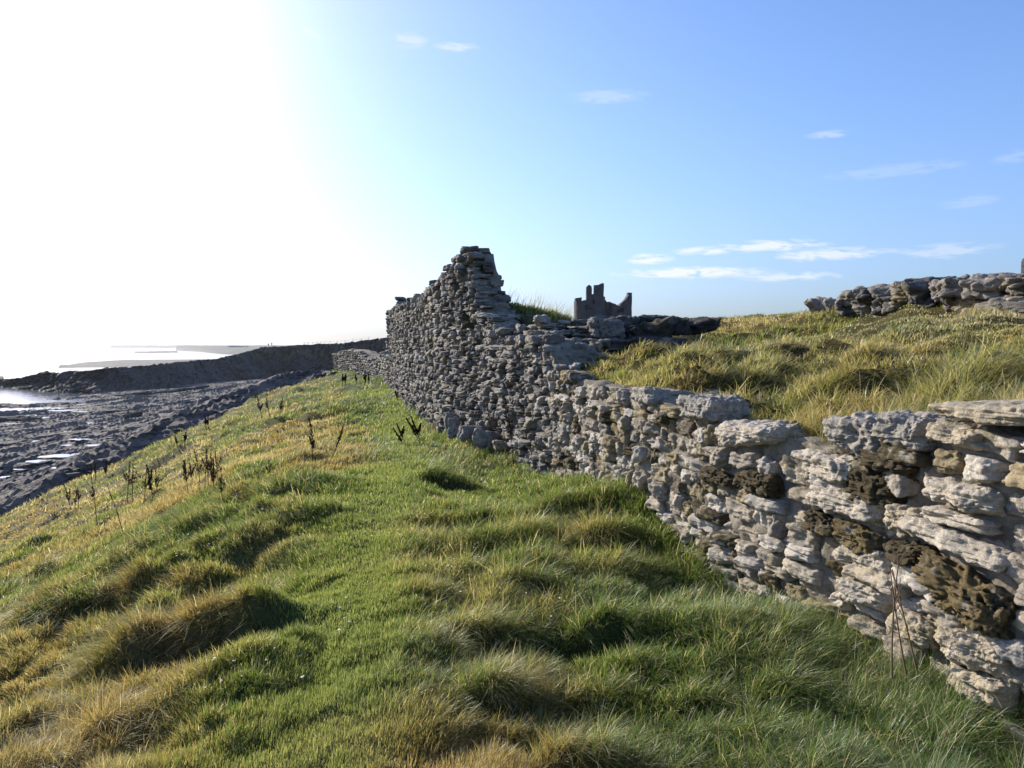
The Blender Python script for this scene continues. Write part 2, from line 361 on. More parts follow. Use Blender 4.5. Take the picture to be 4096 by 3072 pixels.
def shore(x, y):
    z = SH(x, y)
    a = R(58); u = x * math.cos(a) + y * math.sin(a); v = -x * math.sin(a) + y * math.cos(a)
    n = fbm2(u * .022, v * .12, 4, 2.2, .45) * .35 + fbm2(u * .06, v * .6, 3, 9.1, .5) * .08
    st = .30; q = n / st + .3 * fbm2(u * .3, v * 2.0, 2, 6.6); k = np.floor(q); n = (k + smooth(.02, .22, q - k) * .9 + (q - k) * .1) * st       # flat beds broken in steps
    q = fbm2(u * .3, v * 2.2, 4, 4.4, .6) / .4; k = np.floor(q); n = n + (k + smooth(.0, .25, q - k)) * .085
    n = n + np.abs(fbm2(u * 1.2, v * 4.5, 3, 14.4)) * .05
    for per, amp, sd in ((15.0, 1.1, 3.3), (5.0, .5, 7.7), (1.9, .2, 11.0)):       # ledges: a sharp rise, then a long dip seaward
        q = v / per + .8 * fbm2(u * .35 / per, v * .2 / per, 3, sd); f = q - np.floor(q); k = np.clip(.55 + 1.1 * fbm2(u * .9 / per, v * 1.2 / per, 2, sd + 5), 0, 1)
        n = n + amp * k * (smooth(0, .10, f) * (1 - f) - .4)
    wu, wv = u + .9 * fbm2(u * .35, v * .5, 3, 41.), v + .5 * fbm2(u * .3, v * .6, 3, 43.)
    hs = lambda a, b, k: TAB[((a.astype(np.int64) * 73856093) ^ (b.astype(np.int64) * 19349663) ^ k) & 0xFFFF]
    for du, dv, amp, sd in ((6.0, 1.3, .14, 5), (2.4, .55, .06, 9)):
        rw = np.floor(wv / dv); cl = np.floor(wu / du + hs(rw, rw * 0, sd) * 7); n = n + amp * (hs(rw, cl, sd + 100) - .5)
        fu = wu / du + hs(rw, rw * 0, sd) * 7 - cl; fv = wv / dv - rw; e = np.minimum(np.minimum(fu, 1 - fu) * du, np.minimum(fv, 1 - fv) * dv); n = n - amp * .45 * (1 - smooth(0, .22, e))
    z = z + n
    for (q, k, ph) in POOLS:
        dx_, dy_ = x - q[0], y - q[1]; ca, sa = math.cos(.25), math.sin(.25)
        r = np.hypot((dx_ * ca + dy_ * sa) / k, (-dx_ * sa + dy_ * ca) / (k * .55)); m = 1 - smooth(.75, 1.25, r)
        z = z * (1 - m) + (q[2] - .12) * m
    return z
sy = graded(14, 330, .12, .0036); sx = np.r_[-graded(0, 230, .20, .0022)[::-1][:-1] - 4, graded(0, 40, .6, .02) - 4]
X, Y = np.meshgrid(sx, sy, indexing='ij'); Z = shore(X, Y)
o = mesh_np('rocky_shore', np.stack([X, Y, Z], -1), grid_faces(len(sx), len(sy))[:, ::-1], M_SHORE, smooth_=False); o['kind'] = 'structure'
r = 45000.0
o = mesh_np('sea', [(-r, -r, SEA), (r, -r, SEA), (r, r, SEA), (-r, r, SEA)], np.array([[0, 1, 2, 3]]), M_WATER); o['kind'] = 'structure'

for (q, k, ph) in POOLS:
    px, py = ph, ph * 1.7; n = 40; th = np.linspace(0, 2 * math.pi, n, endpoint=False)
    rr = 1.02 + .3 * fbm(np.stack([np.cos(th) * 1.6 + px, np.sin(th) * 1.6 + py, th * 0], -1), 3)
    gx_, gy_ = np.cos(th) * rr * k, np.sin(th) * rr * k * .55
    X_ = gx_ * math.cos(.25) - gy_ * math.sin(.25) + q[0]; Y_ = gx_ * math.sin(.25) + gy_ * math.cos(.25) + q[1]
    zz = q[2] + .13
    o = mesh_np('tide_pool', np.stack([X_, Y_, X_ * 0 + zz], -1), np.arange(n)[None], M_WATER); o['kind'] = 'structure'

def curve_pts(pts, n):
    P = np.array(pts); t = np.r_[0, np.cumsum(np.linalg.norm(np.diff(P[:, :2], axis=0), axis=1))]
    s = np.linspace(0, t[-1], n); return np.stack([np.interp(s, t, P[:, k]) for k in range(P.shape[1])], -1)
def headland():
    base = [(-90, 386.5, 258), (-40, 387.5, 252), (0, 388.6, 246), (40, 392, 228), (68, 394.5, 217), (88, 393.8, 219), (133, 391, 233), (196, 384.5, 272), (269, 379, 318), (300, 377, 326), (333, 376, 330), (389, 376, 330), (440, 376, 330)]
    top = [(-90, 384, 275), (-40, 383, 268), (0, 380.7, 260), (40, 373.6, 244), (98, 369.4, 234), (150, 365, 254), (214, 358.5, 300), (237, 354, 316), (261, 347.2, 332), (300, 345, 338), (343, 343, 342), (361, 340.5, 342), (389, 337, 342), (440, 334, 342)]
    nS = 640; 
    xs = np.linspace(-90, 440, nS)
    b = np.array([at(p, np.interp(p, [q[0] for q in base], [q[1] for q in base]), np.interp(p, [q[0] for q in base], [q[2] for q in base])) for p in xs])
    t = np.array([at(p, np.interp(p, [q[0] for q in top], [q[1] for q in top]), np.interp(p, [q[0] for q in top], [q[2] for q in top])) for p in xs])
    b[:, 2] -= 1.0
    rows = []
    nv = 64
    for k in range(nv):
        f = k / (nv - 1); e = f ** 1.0
        p = b * (1 - e) + t * e
        p[:, 1] += 3.0 * np.sin(np.pi * f)             # the face leans back, then stands up
        rows.append(p)
    back = t.copy()
    dirn = t / np.linalg.norm(t[:, :2], axis=1)[:, None]
    drop = np.interp(xs, [-90, 200, 250, 300, 440], [3.0, 2.0, .3, .1, 0])
    for k in range(1, 10):
        p = t + np.c_[dirn[:, :2] * (k * 9.0), -drop * k * .35 - .05 * k]; rows.append(p)
    V = np.stack(rows, 1)
    n = fbm(V * np.array([.12, .12, .07]), 5, .55); n2 = fbm(V * np.array([.5, .5, .25]) + 5, 4, .6)
    w = np.ones(V.shape[1]); w[nv - 1:] = .35; w[nv - 4:nv - 1] = .6
    n3 = np.abs(fbm(V * np.array([.28, .28, .03]) + 40, 4, .6)); n4 = fbm(V * np.array([1.1, 1.1, .8]) + 60, 3, .6)
    V[..., 1] += (n * 4.0 + n2 * 2.0 + n3 * 5.0 + n4 * .8) * w[None]; V[..., 2] += (n2 * .9 + n4 * .5) * w[None]
    o = mesh_np('headland', V, grid_faces(V.shape[0], V.shape[1]), None); o['kind'] = 'structure'
    # cliff below, turf on top: the turf follows the slope of the surface
    tt = NT('headland_ground'); P = tt.pos()
    n1 = tt.noise(P, .12, 7, .65); n2_ = tt.noise(P, 1.1, 6, .7)
    rk = tt.mix(tt.ramp(n1, .35, .65), (.016, .017, .020), (.055, .052, .05)); rk = tt.mix(tt.ramp(n2_, .55, .7), rk, (.014, .017, .013))
    gr = tt.mix(n2_, (.05, .065, .02), (.13, .115, .045))
    sep = tt.n('ShaderNodeSeparateXYZ'); tt.l(P, sep.inputs[0])
    g = tt.n('ShaderNodeNewGeometry'); sn = tt.n('ShaderNodeSeparateXYZ'); tt.l(g.outputs['Normal'], sn.inputs[0])
    a = tt.n('ShaderNodeMapRange'); tt.l(sn.outputs[2], a.inputs[0]); a.inputs[1].default_value = .45; a.inputs[2].default_value = .75
    h = tt.n('ShaderNodeMapRange'); tt.l(sep.outputs[2], h.inputs[0]); h.inputs[1].default_value = -5.5; h.inputs[2].default_value = -2.5
    mu = tt.n('ShaderNodeMath', operation='MULTIPLY'); tt.l(a.outputs[0], mu.inputs[0]); tt.l(h.outputs[0], mu.inputs[1])
    tt.principled(tt.mix(mu.outputs[0], rk, gr), .8, tt.bump(n2_, .5, 1), .4)
    o.data.materials.append(tt.m)
    return b, t, xs
HB, HT, HXS = headland()
def sheet(name, pts_near, pts_far, z0, hgt, mat, nu=160, nv=24, rough=.4):
    a, b = curve_pts(pts_near, nu), curve_pts(pts_far, nu)
    f = np.linspace(0, 1, nv)[None, :, None]; V = a[:, None] * (1 - f) + b[:, None] * f
    prof = np.sin(np.pi * np.clip(f[..., 0], 0, 1)) ** .5
    s = V[..., :2] / 40.0
    V[..., 2] = z0 - .6 + prof * hgt * (1 + rough * fbm2(s[..., 0], s[..., 1], 4, 1.0)) 
    o = mesh_np(name, V, grid_faces(nu, nv)[:, ::-1], mat); o['kind'] = 'structure'; return o
def sea_at(px, py): return at(px, py, (EYE - SEA) * F_PX / (py - 346))
M_COAST = rock_material('distant_coast', (.07, .075, .05), (.10, .10, .06), (.05, .05, .05), .02, .9, 1.0)
sheet('rock_spit', [sea_at(p, q) for p, q in ((58, 367.5), (100, 367.6), (150, 367), (230, 365))], [sea_at(p, q) for p, q in ((66, 366), (88, 361.5), (130, 359.8), (230, 359.4))], SEA, 1.9, M_CLIFF)
sheet('reef', [sea_at(p, q) for p, q in ((134, 353.0), (150, 353.3), (178, 352.6))], [sea_at(p, q) for p, q in ((136, 352.3), (150, 351.9), (176, 351.8))], SEA, 3.0, M_SHORE, 60, 10)
sheet('reef', [sea_at(p, q) for p, q in ((-30, 381.5), (-10, 381.8), (4, 380.6))], [sea_at(p, q) for p, q in ((-30, 378), (-10, 377.4), (3, 379.4))], SEA, 2.0, M_SHORE, 60, 10)
sheet('far_coast', [sea_at(p, q) for p, q in ((176, 350.4), (196, 351.5), (215, 353.6), (228, 354.6), (300, 356))], [sea_at(p, q) for p, q in ((178, 349.4), (200, 349.2), (230, 349.1), (260, 349.0), (330, 349.0))], SEA, 16.0, M_COAST, 120, 20, .15)
sheet('far_coast', [sea_at(p, q) for p, q in ((110, 347.9), (150, 348.0), (220, 348.1), (330, 348.2))], [sea_at(p, q) for p, q in ((114, 347.6), (150, 347.5), (220, 347.4), (330, 347.4))], SEA, 22.0, M_COAST, 120, 10, .12)
# ------------------------------------------------------------------ stones
def template(n, back=False):
    g = np.linspace(-1, 1, n + 1); a, b = np.meshgrid(g, g, indexing='ij'); o = np.ones_like(a)
    q = grid_faces(n + 1, n + 1); Vs, Fs = [], []
    for ax, s in ((1, 1), (0, 1), (0, -1), (2, 1), (2, -1)) + (((1, -1),) if back else ()):
        p = [None] * 3; p[ax] = o * s; r_ = [k for k in range(3) if k != ax]; p[r_[0]] = a; p[r_[1]] = b
        P = np.stack(p, -1).reshape(-1, 3)
        f = q.copy()
        flip = (s > 0) if ax == 1 else (s < 0)
        if flip: f = f[:, ::-1]
        Fs.append(f + sum(len(v) for v in Vs)); Vs.append(P)
    V = np.vstack(Vs); F = np.vstack(Fs)
    _, i, inv = np.unique(np.round(V, 5), axis=0, return_index=True, return_inverse=True)
    return V[i], inv.reshape(-1)[F]
def rounded(V, k):
    d = (np.abs(V) ** k).sum(1) ** (1 / k); return V / d[:, None]
STONE_COL = [((.36, .315, .245), 5), ((.40, .37, .32), 4), ((.28, .25, .205), 3), ((.26, .215, .13), 2), ((.075, .06, .032), 1.3), ((.12, .10, .07), .8)]
GREY_COL = [((.25, .23, .20), 5), ((.17, .16, .145), 4), ((.30, .285, .26), 3), ((.12, .11, .10), 2), ((.21, .18, .13), 1)]
def pick_cols(n, table):
    w = np.array([b for a, b in table]); i = RNG.choice(len(table), n, p=w / w.sum()); c = np.array([a for a, b in table])[i]
    return c * RNG.uniform(.8, 1.2, (n, 1))
def stones_mesh(cen, half, tilt, axes, cols, n, amp=.14, k=5.0, freq=9.0, strata=.012, back=False, skew=.11, pits=.5):
    "cen,half (N,3) in metres, tilt (N,3) small angles about the axes; axes (N,3,3) rows: along, outward, up"
    T, Fq = template(n, back); T = rounded(T, k); N, m = len(cen), len(T)
    P = T[None] * half[:, None]                                                     # (N,m,3)
    ph = RNG.uniform(0, 50, (N, 1, 3))
    nd = fbm(T[None] * 1.1 + ph, 2)[..., None]                                      # broad lumps
    P = P * (1 + amp * 1.5 * nd)
    # skew: no two sides parallel
    sk = RNG.normal(0, skew, (N, 1, 4)); P[..., 0] = P[..., 0] * (1 + sk[..., 0] * T[None, :, 2]) ; P[..., 2] = P[..., 2] * (1 + sk[..., 1] * T[None, :, 0]) + sk[..., 2] * P[..., 0] * .5
    P[..., 1] = P[..., 1] + sk[..., 3] * half[:, None, 1] * T[None, :, 0]
    for ax, (i, j) in enumerate(((1, 2), (0, 2), (0, 1))):
        c, s = np.cos(tilt[:, ax])[:, None], np.sin(tilt[:, ax])[:, None]; a, b = P[..., i].copy(), P[..., j].copy()
        P[..., i] = a * c - b * s; P[..., j] = a * s + b * c
    D = np.einsum('nmk,nkj->nmj', T[None].repeat(N, 0), axes)
    Wd = np.einsum('nmk,nkj->nmj', P, axes) + cen[:, None]
    f1 = fbm(Wd * freq + ph, 4, .55)[..., None]
    st = fbm(np.stack([Wd[..., 0] * freq * .5, Wd[..., 1] * freq * .5, Wd[..., 2] * freq * 5.5], -1) + ph, 2)[..., None]
    pit = np.clip(fbm(Wd * freq * 3.0 + 9 + ph, 3)[..., None] - .22, 0, 1)
    hm = half.min(1)[:, None, None]
    Wd = Wd + D * (f1 * hm * .20 + st * strata - pit * hm * pits)
    F = (Fq[None] + (np.arange(N) * m)[:, None, None]).reshape(-1, 4)
    return Wd.reshape(-1, 3), F, np.repeat(cols, m, 0)
def join(parts):
    V, F, Cc = [], [], []; o = 0
    for v, f, c in parts:
        V.append(v); F.append(f + o); Cc.append(c); o += len(v)
    return np.vstack(V), np.vstack(F), np.vstack(Cc)

# top of the seaward face, read off as photograph pixels
TOP_PX = [(1500, 400), (1100, 398), (1024, 424), (955, 424), (951, 412), (940, 416), (937, 446), (842, 452), (839, 440), (792, 437), (723, 422), (722, 419), (692, 417), (690, 405), (680, 404), (665, 397), (664, 389), (638, 388), (610, 383), (581, 378), (557, 374),
          (554, 350), (547, 340), (530, 336), (517, 337), (506, 336), (496, 322), (488, 314), (481, 302), (476, 276), (471, 253), (466, 252), (460, 256), (449, 266), (436, 283), (421, 297), (408, 304), (398, 306), (394, 311), (388.6, 313)]
def px_to_y(px): 
    yy = np.linspace(1.3, 51.8, 4000); q = 512 + F_PX * FX(yy) / yy
    return np.interp(-px, -q, yy)
TY = np.array([px_to_y(a) for a, b in TOP_PX]); TZ = np.array([EYE + (346 - b) / F_PX * y for (a, b), y in zip(TOP_PX, TY)])
FAR_PX = [(388, 358), (381, 353), (376, 361), (366, 357), (360, 351), (349, 349), (342, 351), (334.5, 354)]
FY = np.array([px_to_y(a) for a, b in FAR_PX]); FZ = np.array([EYE + (346 - b) / F_PX * y for (a, b), y in zip(FAR_PX, FY)])
TZ[:3] = TZ[3]
Y_CUT = float(px_to_y(391.5))
def TOP(y): return np.interp(y, TY, TZ)
Y_TALL = float(px_to_y(500)); Y_END = float(px_to_y(388.6)); Y_MID = float(px_to_y(556))
def lay(y0, y1, topf, hr, lr, table, n, pro=(-.02, .05), depth=.16, amp=.14, k=5, freq=9., strata=.012, tiltz=.05, rag=.03, zb=-.25, ok=None, pits=.5, skew=.11):
    cen, half, tilt, ax = [], [], [], []
    z = zb; row = 0
    while z < 4.2:
        h = random.uniform(*hr); y = y0 + random.uniform(0, .2)
        while y < y1:
            l = random.uniform(*lr) * (1.25 if random.random() < .12 else 1); hh = h * random.uniform(.8, 1.12)
            yc = y + l / 2
            if yc < y1 + .1 and z + hh * .55 < topf(yc) + random.uniform(-rag, rag) and z + hh > BZ(yc) - .2 and (ok is None or ok(yc, z + h / 2, l / 2, hh / 2)):
                nn, tt = FN(yc); p = random.uniform(*pro)
                zc = z + h / 2 + random.uniform(-.018, .018) * (h / .12)
                c = np.array((FX(yc), yc)) + nn * (p - depth * .55)
                cen.append((c[0], c[1], zc)); half.append((l * .5 * .985, depth, hh * .5 * .97)); tilt.append((random.gauss(0, .07), random.gauss(0, tiltz), random.gauss(0, .08)))
                ax.append(((tt[0], tt[1], 0), (nn[0], nn[1], 0), (0, 0, 1)))
            y += l + random.uniform(.0, .025)
        z += h * .985; row += 1
    N = len(cen); print('stones', N)
    return stones_mesh(np.array(cen), np.array(half), np.array(tilt), np.array(ax), pick_cols(N, table), n, amp, k, freq, strata, skew=skew, pits=pits)
def core(name, y0, y1, topf, thick, dy, dz, parent, mat=M_MORTAR, rec=.05, ampn=.03, zb=-.5, inset=.03):
    ys = np.arange(y0, y1 + dy, dy); ys = np.minimum(ys, y1); nn, tt = FN(ys); T = np.maximum(topf(ys) - inset, zb + .2)
    nz = int(max(T - zb) / dz) + 2; rows = []
    for k in range(nz):
        f = k / (nz - 1); rows.append(np.c_[FX(ys) - nn[:, 0] * rec, ys - nn[:, 1] * rec, zb + (T - zb) * f])
    for k in range(1, 9):
        rows.append(np.c_[FX(ys) - nn[:, 0] * (rec + thick * k / 8), ys - nn[:, 1] * (rec + thick * k / 8), T])
    for k in range(1, 9):
        rows.append(np.c_[FX(ys) - nn[:, 0] * (rec + thick), ys - nn[:, 1] * (rec + thick), T + (zb - T) * k / 8])
    V = np.stack(rows, 1); q = fbm(V * 9, 5, .65)[..., None]; q2 = fbm(V * 6 + 31, 4, .6)[..., None]
    V = V + np.concatenate([-q * ampn, np.zeros_like(q), q2 * ampn * .8], -1)
    nu, nv = V.shape[:2]; F = [grid_faces(nu, nv)]
    F.append(np.arange(nv)[None, ::-1].copy()); F.append(((nu - 1) * nv + np.arange(nv))[None])
    return mesh_np(name, V, F, mat, parent)
def boulder_part(name, cen, half, tilt, yaw, col, n, parent=None, mat=None, **kw):
    c, s = math.cos(yaw), math.sin(yaw); ax = np.array([((c, s, 0), (-s, c, 0), (0, 0, 1))])
    v, f, cc = stones_mesh(np.array([cen]), np.array([half]), np.array([tilt]), ax, np.array([col]), n, back=True, **kw)
    return mesh_np(name, v, f, mat or M_STONE, parent, attrs={'col': cc})

# --- the low wall beside the viewer
wall = thing('rubble_wall', 'low weathered limestone rubble wall nearest the viewer, holding up the grassy bank', 'wall', (2.0, 4.0, 0))
wall_inv = Matrix.Translation((-2.0, -4.0, 0))
def adopt(o, root):
    o.matrix_parent_inverse = Matrix.Translation(-Vector(root.location)); return o
BROWN, BROWN2, PALE, PALE2, GREYB = (.085, .066, .034), (.17, .13, .062), (.42, .375, .305), (.36, .31, .225), (.29, .268, .232)
# (left px, right px, centre py, height px, colour, label) of stones that stand out in the photograph
KEYS = [(856, 918, 487, 30, BROWN, 'big dark brown honeycombed stone'), (945, 1034, 600, 54, BROWN2, 'largest ochre brown pitted stone'), (817, 851, 525, 17, BROWN, 'small dark brown oval stone'), (850, 904, 542, 24, BROWN2, 'brown oval stone'), (904, 943, 555, 20, BROWN, 'brown layered stone'),
        (878, 928, 464, 17, BROWN, 'dark brown narrow stone'), (713, 741, 477, 13, BROWN, 'dark brown ragged stone'), (744, 790, 483, 18, BROWN, 'rust brown stone'), (800, 874, 466, 24, PALE, None), (821, 902, 504, 26, PALE, None), (943, 1019, 496, 24, PALE, None), (918, 1034, 541, 24, PALE, None),
        (847, 909, 558, 20, PALE, None), (863, 927, 580, 20, PALE2, None), (858, 904, 598, 22, PALE, None), (909, 959, 632, 30, PALE2, None), (905, 942, 520, 26, PALE2, None), (968, 1034, 690, 30, PALE2, None), (960, 1034, 655, 34, PALE2, None), (939, 1010, 520, 15, PALE, None),
        (692, 725, 409, 23, GREYB, 'rounded grey coping block'), (842, 897, 436, 36, GREYB, 'tall grey coping block'), (895, 939, 430, 30, GREYB, 'large weathered coping block'), (951, 1070, 413, 20, PALE2, 'long layered coping slab'), (638, 665, 396, 14, GREYB, 'squarish coping stone'), (724, 790, 434, 22, PALE, None), (942, 1000, 436, 18, PALE2, None)]
KEEP = []
for (a_, b_, pc, hp, col, lab) in KEYS:
    y1_, y0_ = float(px_to_y(a_)), float(px_to_y(b_)); yc = (y0_ + y1_) / 2; KEEP.append((yc, EYE + (346 - pc) / F_PX * yc, (y1_ - y0_) / 2, hp / F_PX * yc / 2))
def free(y, z, l, h): return all(abs(y - a) > b + l * .12 or abs(z - c) > d + h * -.05 for a, c, b, d in KEEP)
p = [lay(-1.0, 6.0, TOP, (.075, .15), (.13, .36), STONE_COL, 26, (-.035, .035), .15, .075, 6, 12, .006, tiltz=.04, ok=free, pits=.2),
     lay(6.0, Y_MID, TOP, (.075, .145), (.11, .30), STONE_COL, 17, (-.04, .05), .15, .09, 6, 12, .006, ok=free, pits=.25)]
for (yc, zc, hl, hh), (a_, b_, pc, hp, col, lab) in zip(KEEP, KEYS):
    nn, tt = FN(yc); c = (FX(yc) - nn[0] * .05, yc - nn[1] * .05, zc)
    v, f, cc = stones_mesh(np.array([c]), np.array([(hl * .99, .17, hh * 1.05)]), np.array([(random.gauss(0, .03), random.gauss(0, .02), random.gauss(0, .03))]), np.array([((tt[0], tt[1], 0), (nn[0], nn[1], 0), (0, 0, 1))]), np.array([col]), 56, .075, 5.6, 12, .006 if sum(col) > .45 else .010, back=True, pits=.2 if sum(col) > .45 else .45)
    o = adopt(mesh_np('coping_stone' if lab and ('coping' in lab) else 'block', v, f, M_STONE if sum(col) > .45 else M_BROWN, wall, attrs={'col': cc}), wall)
    if lab: o['label'] = lab
V, F, Cc = join(p); adopt(mesh_np('stone_facing', V, F, M_STONE, wall, attrs={'col': Cc}), wall)
adopt(core('mortar_core', -1.1, Y_MID + .1, TOP, .62, .022, .022, wall, M_MORTAR, -.014, .03), wall)
# --- the tall ruined curtain wall
tall = thing('curtain_wall', 'tall ruined grey rubble curtain wall with a raked broken top', 'wall', (FX(14.), 14, 0))
p = [lay(Y_MID, 14.5, TOP, (.05, .14), (.09, .32), GREY_COL, 10, (-.07, .09), .13, .12, 5.5, 12, .010, rag=.06, skew=.13, pits=.3),
     lay(14.5, Y_CUT, TOP, (.06, .15), (.11, .36), GREY_COL, 6, (-.06, .09), .13, .12, 5.5, 9, .012, rag=.08, skew=.13, pits=.3)]
V, F, Cc = join(p); adopt(mesh_np('stone_facing', V, F, M_STONE_FAR, tall, attrs={'col': Cc}), tall)
adopt(core('rubble_core', Y_MID, Y_CUT, lambda y: np.interp(y, TY, TZ), .42, .06, .05, tall, M_MORTAR, .03, .06), tall)
def pile(name, boxes, table, parent, n=8, mat=M_STONE_FAR, yaw=0, **kw):
    "irregular courses of stone filling a box: (x0,x1,y0,y1,z0,topfunc(x), course height, length range)"
    cen, half, tilt, ax = [], [], [], []
    for (x0, x1, yf, dep, z0, tf, hr, lr) in boxes:
        z = z0
        while z < 5:
            h = random.uniform(*hr); x = x0 + random.uniform(-.1, .05)
            any_ = False
            while x < x1:
                l = random.uniform(*lr); xc = x + l / 2
                if z + h * .6 < tf(xc) + random.uniform(-.04, .04):
                    any_ = True
                    cen.append((xc, yf(xc) + dep * .5 + random.uniform(-.05, .05), z + h / 2)); half.append((l * .5, dep * .55, h * .5)); tilt.append((random.gauss(0, .05), random.gauss(0, .05), random.gauss(0, .1)))
                    ax.append(((math.cos(yaw), math.sin(yaw), 0), (math.sin(yaw), -math.cos(yaw), 0), (0, 0, 1)))
                x += l
            z += h * .98
            if not any_: break
    N = len(cen); print('pile', N)
    V, F, Cc = stones_mesh(np.array(cen), np.array(half), np.array(tilt), np.array(ax), pick_cols(N, table), n, back=True, **kw)
    return mesh_np(name, V, F, mat, parent, attrs={'col': Cc})
# broken end of the tall wall, facing the viewer
def rake(pts): 
    P = np.array(pts); return lambda x: np.interp(x, P[:, 0], P[:, 1])
def wz(px, py, d): return ((px - 512) / F_PX * d, EYE + (346 - py) / F_PX * d)
e = [wz(470, 252, 13.3), wz(486, 250, 13.6), wz(489, 266, 13.6), wz(494, 268, 13.6), wz(497, 285, 13.7), wz(503, 300, 13.7), wz(510, 318, 13.8)]
tf = rake(e)
fill = []
for y_ in np.arange(8.7, 13.0, .17):
    t_ = float(TOP(y_)); fill.append((float(FX(y_)) - .02, float(FX(y_)) + .36, (lambda v: (lambda x: v))(float(y_)), .2, t_ - .9, (lambda v: (lambda x: v - .03))(t_), (.06, .13), (.12, .34)))
adopt(pile('broken_top', fill, GREY_COL, tall, 8, amp=.12, k=6, freq=14, strata=.012, skew=.12, pits=.4), tall)
adopt(pile('broken_end', [(e[0][0] + .05, e[-1][0], lambda x: 13.15 + .15 * x, .5, -.2, tf, (.07, .15), (.15, .4)), (e[0][0] - .2, e[-1][0] - .1, lambda x: 13.6 + .1 * x, .5, 1.5, lambda x: tf(x) - .05, (.07, .15), (.15, .4))], GREY_COL, tall, 9, amp=.12, k=6, freq=14, strata=.012, skew=.12, pits=.5), tall)
# grass-topped stub that runs back behind the broken end
stub = thing('cross_wall', 'dark shaded stub of wall under a grassy mound, right of the tall broken end', 'wall', (.4, 13.6, 0))
s_ = [wz(488, 312, 13.6), wz(510, 312, 13.6), wz(545, 318, 13.6), wz(585, 321, 13.6), wz(600, 330, 13.6)]
adopt(pile('stone_facing', [(s_[0][0], s_[-1][0], lambda x: 13.25 + 0 * x, .5, .2, rake(s_), (.06, .12), (.12, .35)), (s_[0][0], s_[-1][0], lambda x: 13.7 + 0 * x, .6, 1.2, rake(s_), (.08, .16), (.3, .5))], GREY_COL, stub, 8, amp=.12, k=6, freq=12, strata=.014, pits=.5), stub)
# exposed core stepping up between the low and the tall wall
midw = thing('wall_core', 'stepped exposed rubble core between the low wall and the tall wall', 'wall', (.9, 10.3, 0))
bx = []
for (pa, pb, d, tpy, dep) in ((519, 556, 11.3, 327, .6), (540, 604, 10.9, 320.5, .8), (528, 600, 10.3, 335, .6), (548, 600, 9.75, 345, .5), (556, 592, 9.3, 356, .5), (560, 590, 8.9, 366, .4)):
    xa, zt = wz(pa, tpy, d); xb, _ = wz(pb, tpy, d)
    bx.append((xa, xb, (lambda d_: (lambda x: d_))(d), dep, .4, (lambda z_: (lambda x: z_ + .05 * math.sin(x * 5)))(zt), (.06, .14), (.12, .38)))
adopt(pile('stone_course', bx, GREY_COL, midw, 12, amp=.12, k=6, freq=14, strata=.014, skew=.10, pits=.6), midw)
# big skyline capping stones beside it: shade and dark lichen put into their colours
cap = thing('capped_wall', 'row of big dark shaded capping stones on the skyline in front of the castle ruin', 'wall', (2.2, 11.2, 1.5))
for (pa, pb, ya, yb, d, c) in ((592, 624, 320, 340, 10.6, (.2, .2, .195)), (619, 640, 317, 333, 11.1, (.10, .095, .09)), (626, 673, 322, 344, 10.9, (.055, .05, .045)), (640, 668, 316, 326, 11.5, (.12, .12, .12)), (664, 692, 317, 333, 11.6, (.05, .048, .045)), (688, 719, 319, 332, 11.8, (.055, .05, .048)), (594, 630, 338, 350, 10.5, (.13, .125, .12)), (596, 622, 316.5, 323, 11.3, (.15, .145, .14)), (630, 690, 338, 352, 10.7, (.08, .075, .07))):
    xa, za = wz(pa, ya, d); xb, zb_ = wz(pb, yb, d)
    adopt(boulder_part('capping_stone', ((xa + xb) / 2, d + .25, (za + zb_) / 2), ((xb - xa) / 2 * 1.03, .35, (za - zb_) / 2 * 1.05), (random.gauss(0, .05), random.gauss(0, .04), random.gauss(0, .08)), random.uniform(-.1, .1), c, 20, cap, M_SHADED_CAP, amp=.14, k=5.5, freq=9, strata=.014, pits=.5), cap)
# --- far low wall
far = thing('rubble_wall', 'distant low grey rubble wall beyond the tall wall, at the bank top', 'wall', (-9., 43, 0))
def FTOP(y): return np.interp(y, FY, FZ)
V, F, Cc = lay(Y_END, 51.6, FTOP, (.10, .17), (.2, .45), GREY_COL, 4, (-.04, .07), .14, .2, 3.6, 8, .012, zb=-.6); adopt(mesh_np('stone_facing', V, F, M_STONE_FAR, far, attrs={'col': Cc}), far)
adopt(core('rubble_core', Y_END, 51.8, FTOP, .9, .15, .1, far, M_MORTAR, .06, .05, -1.0), far)
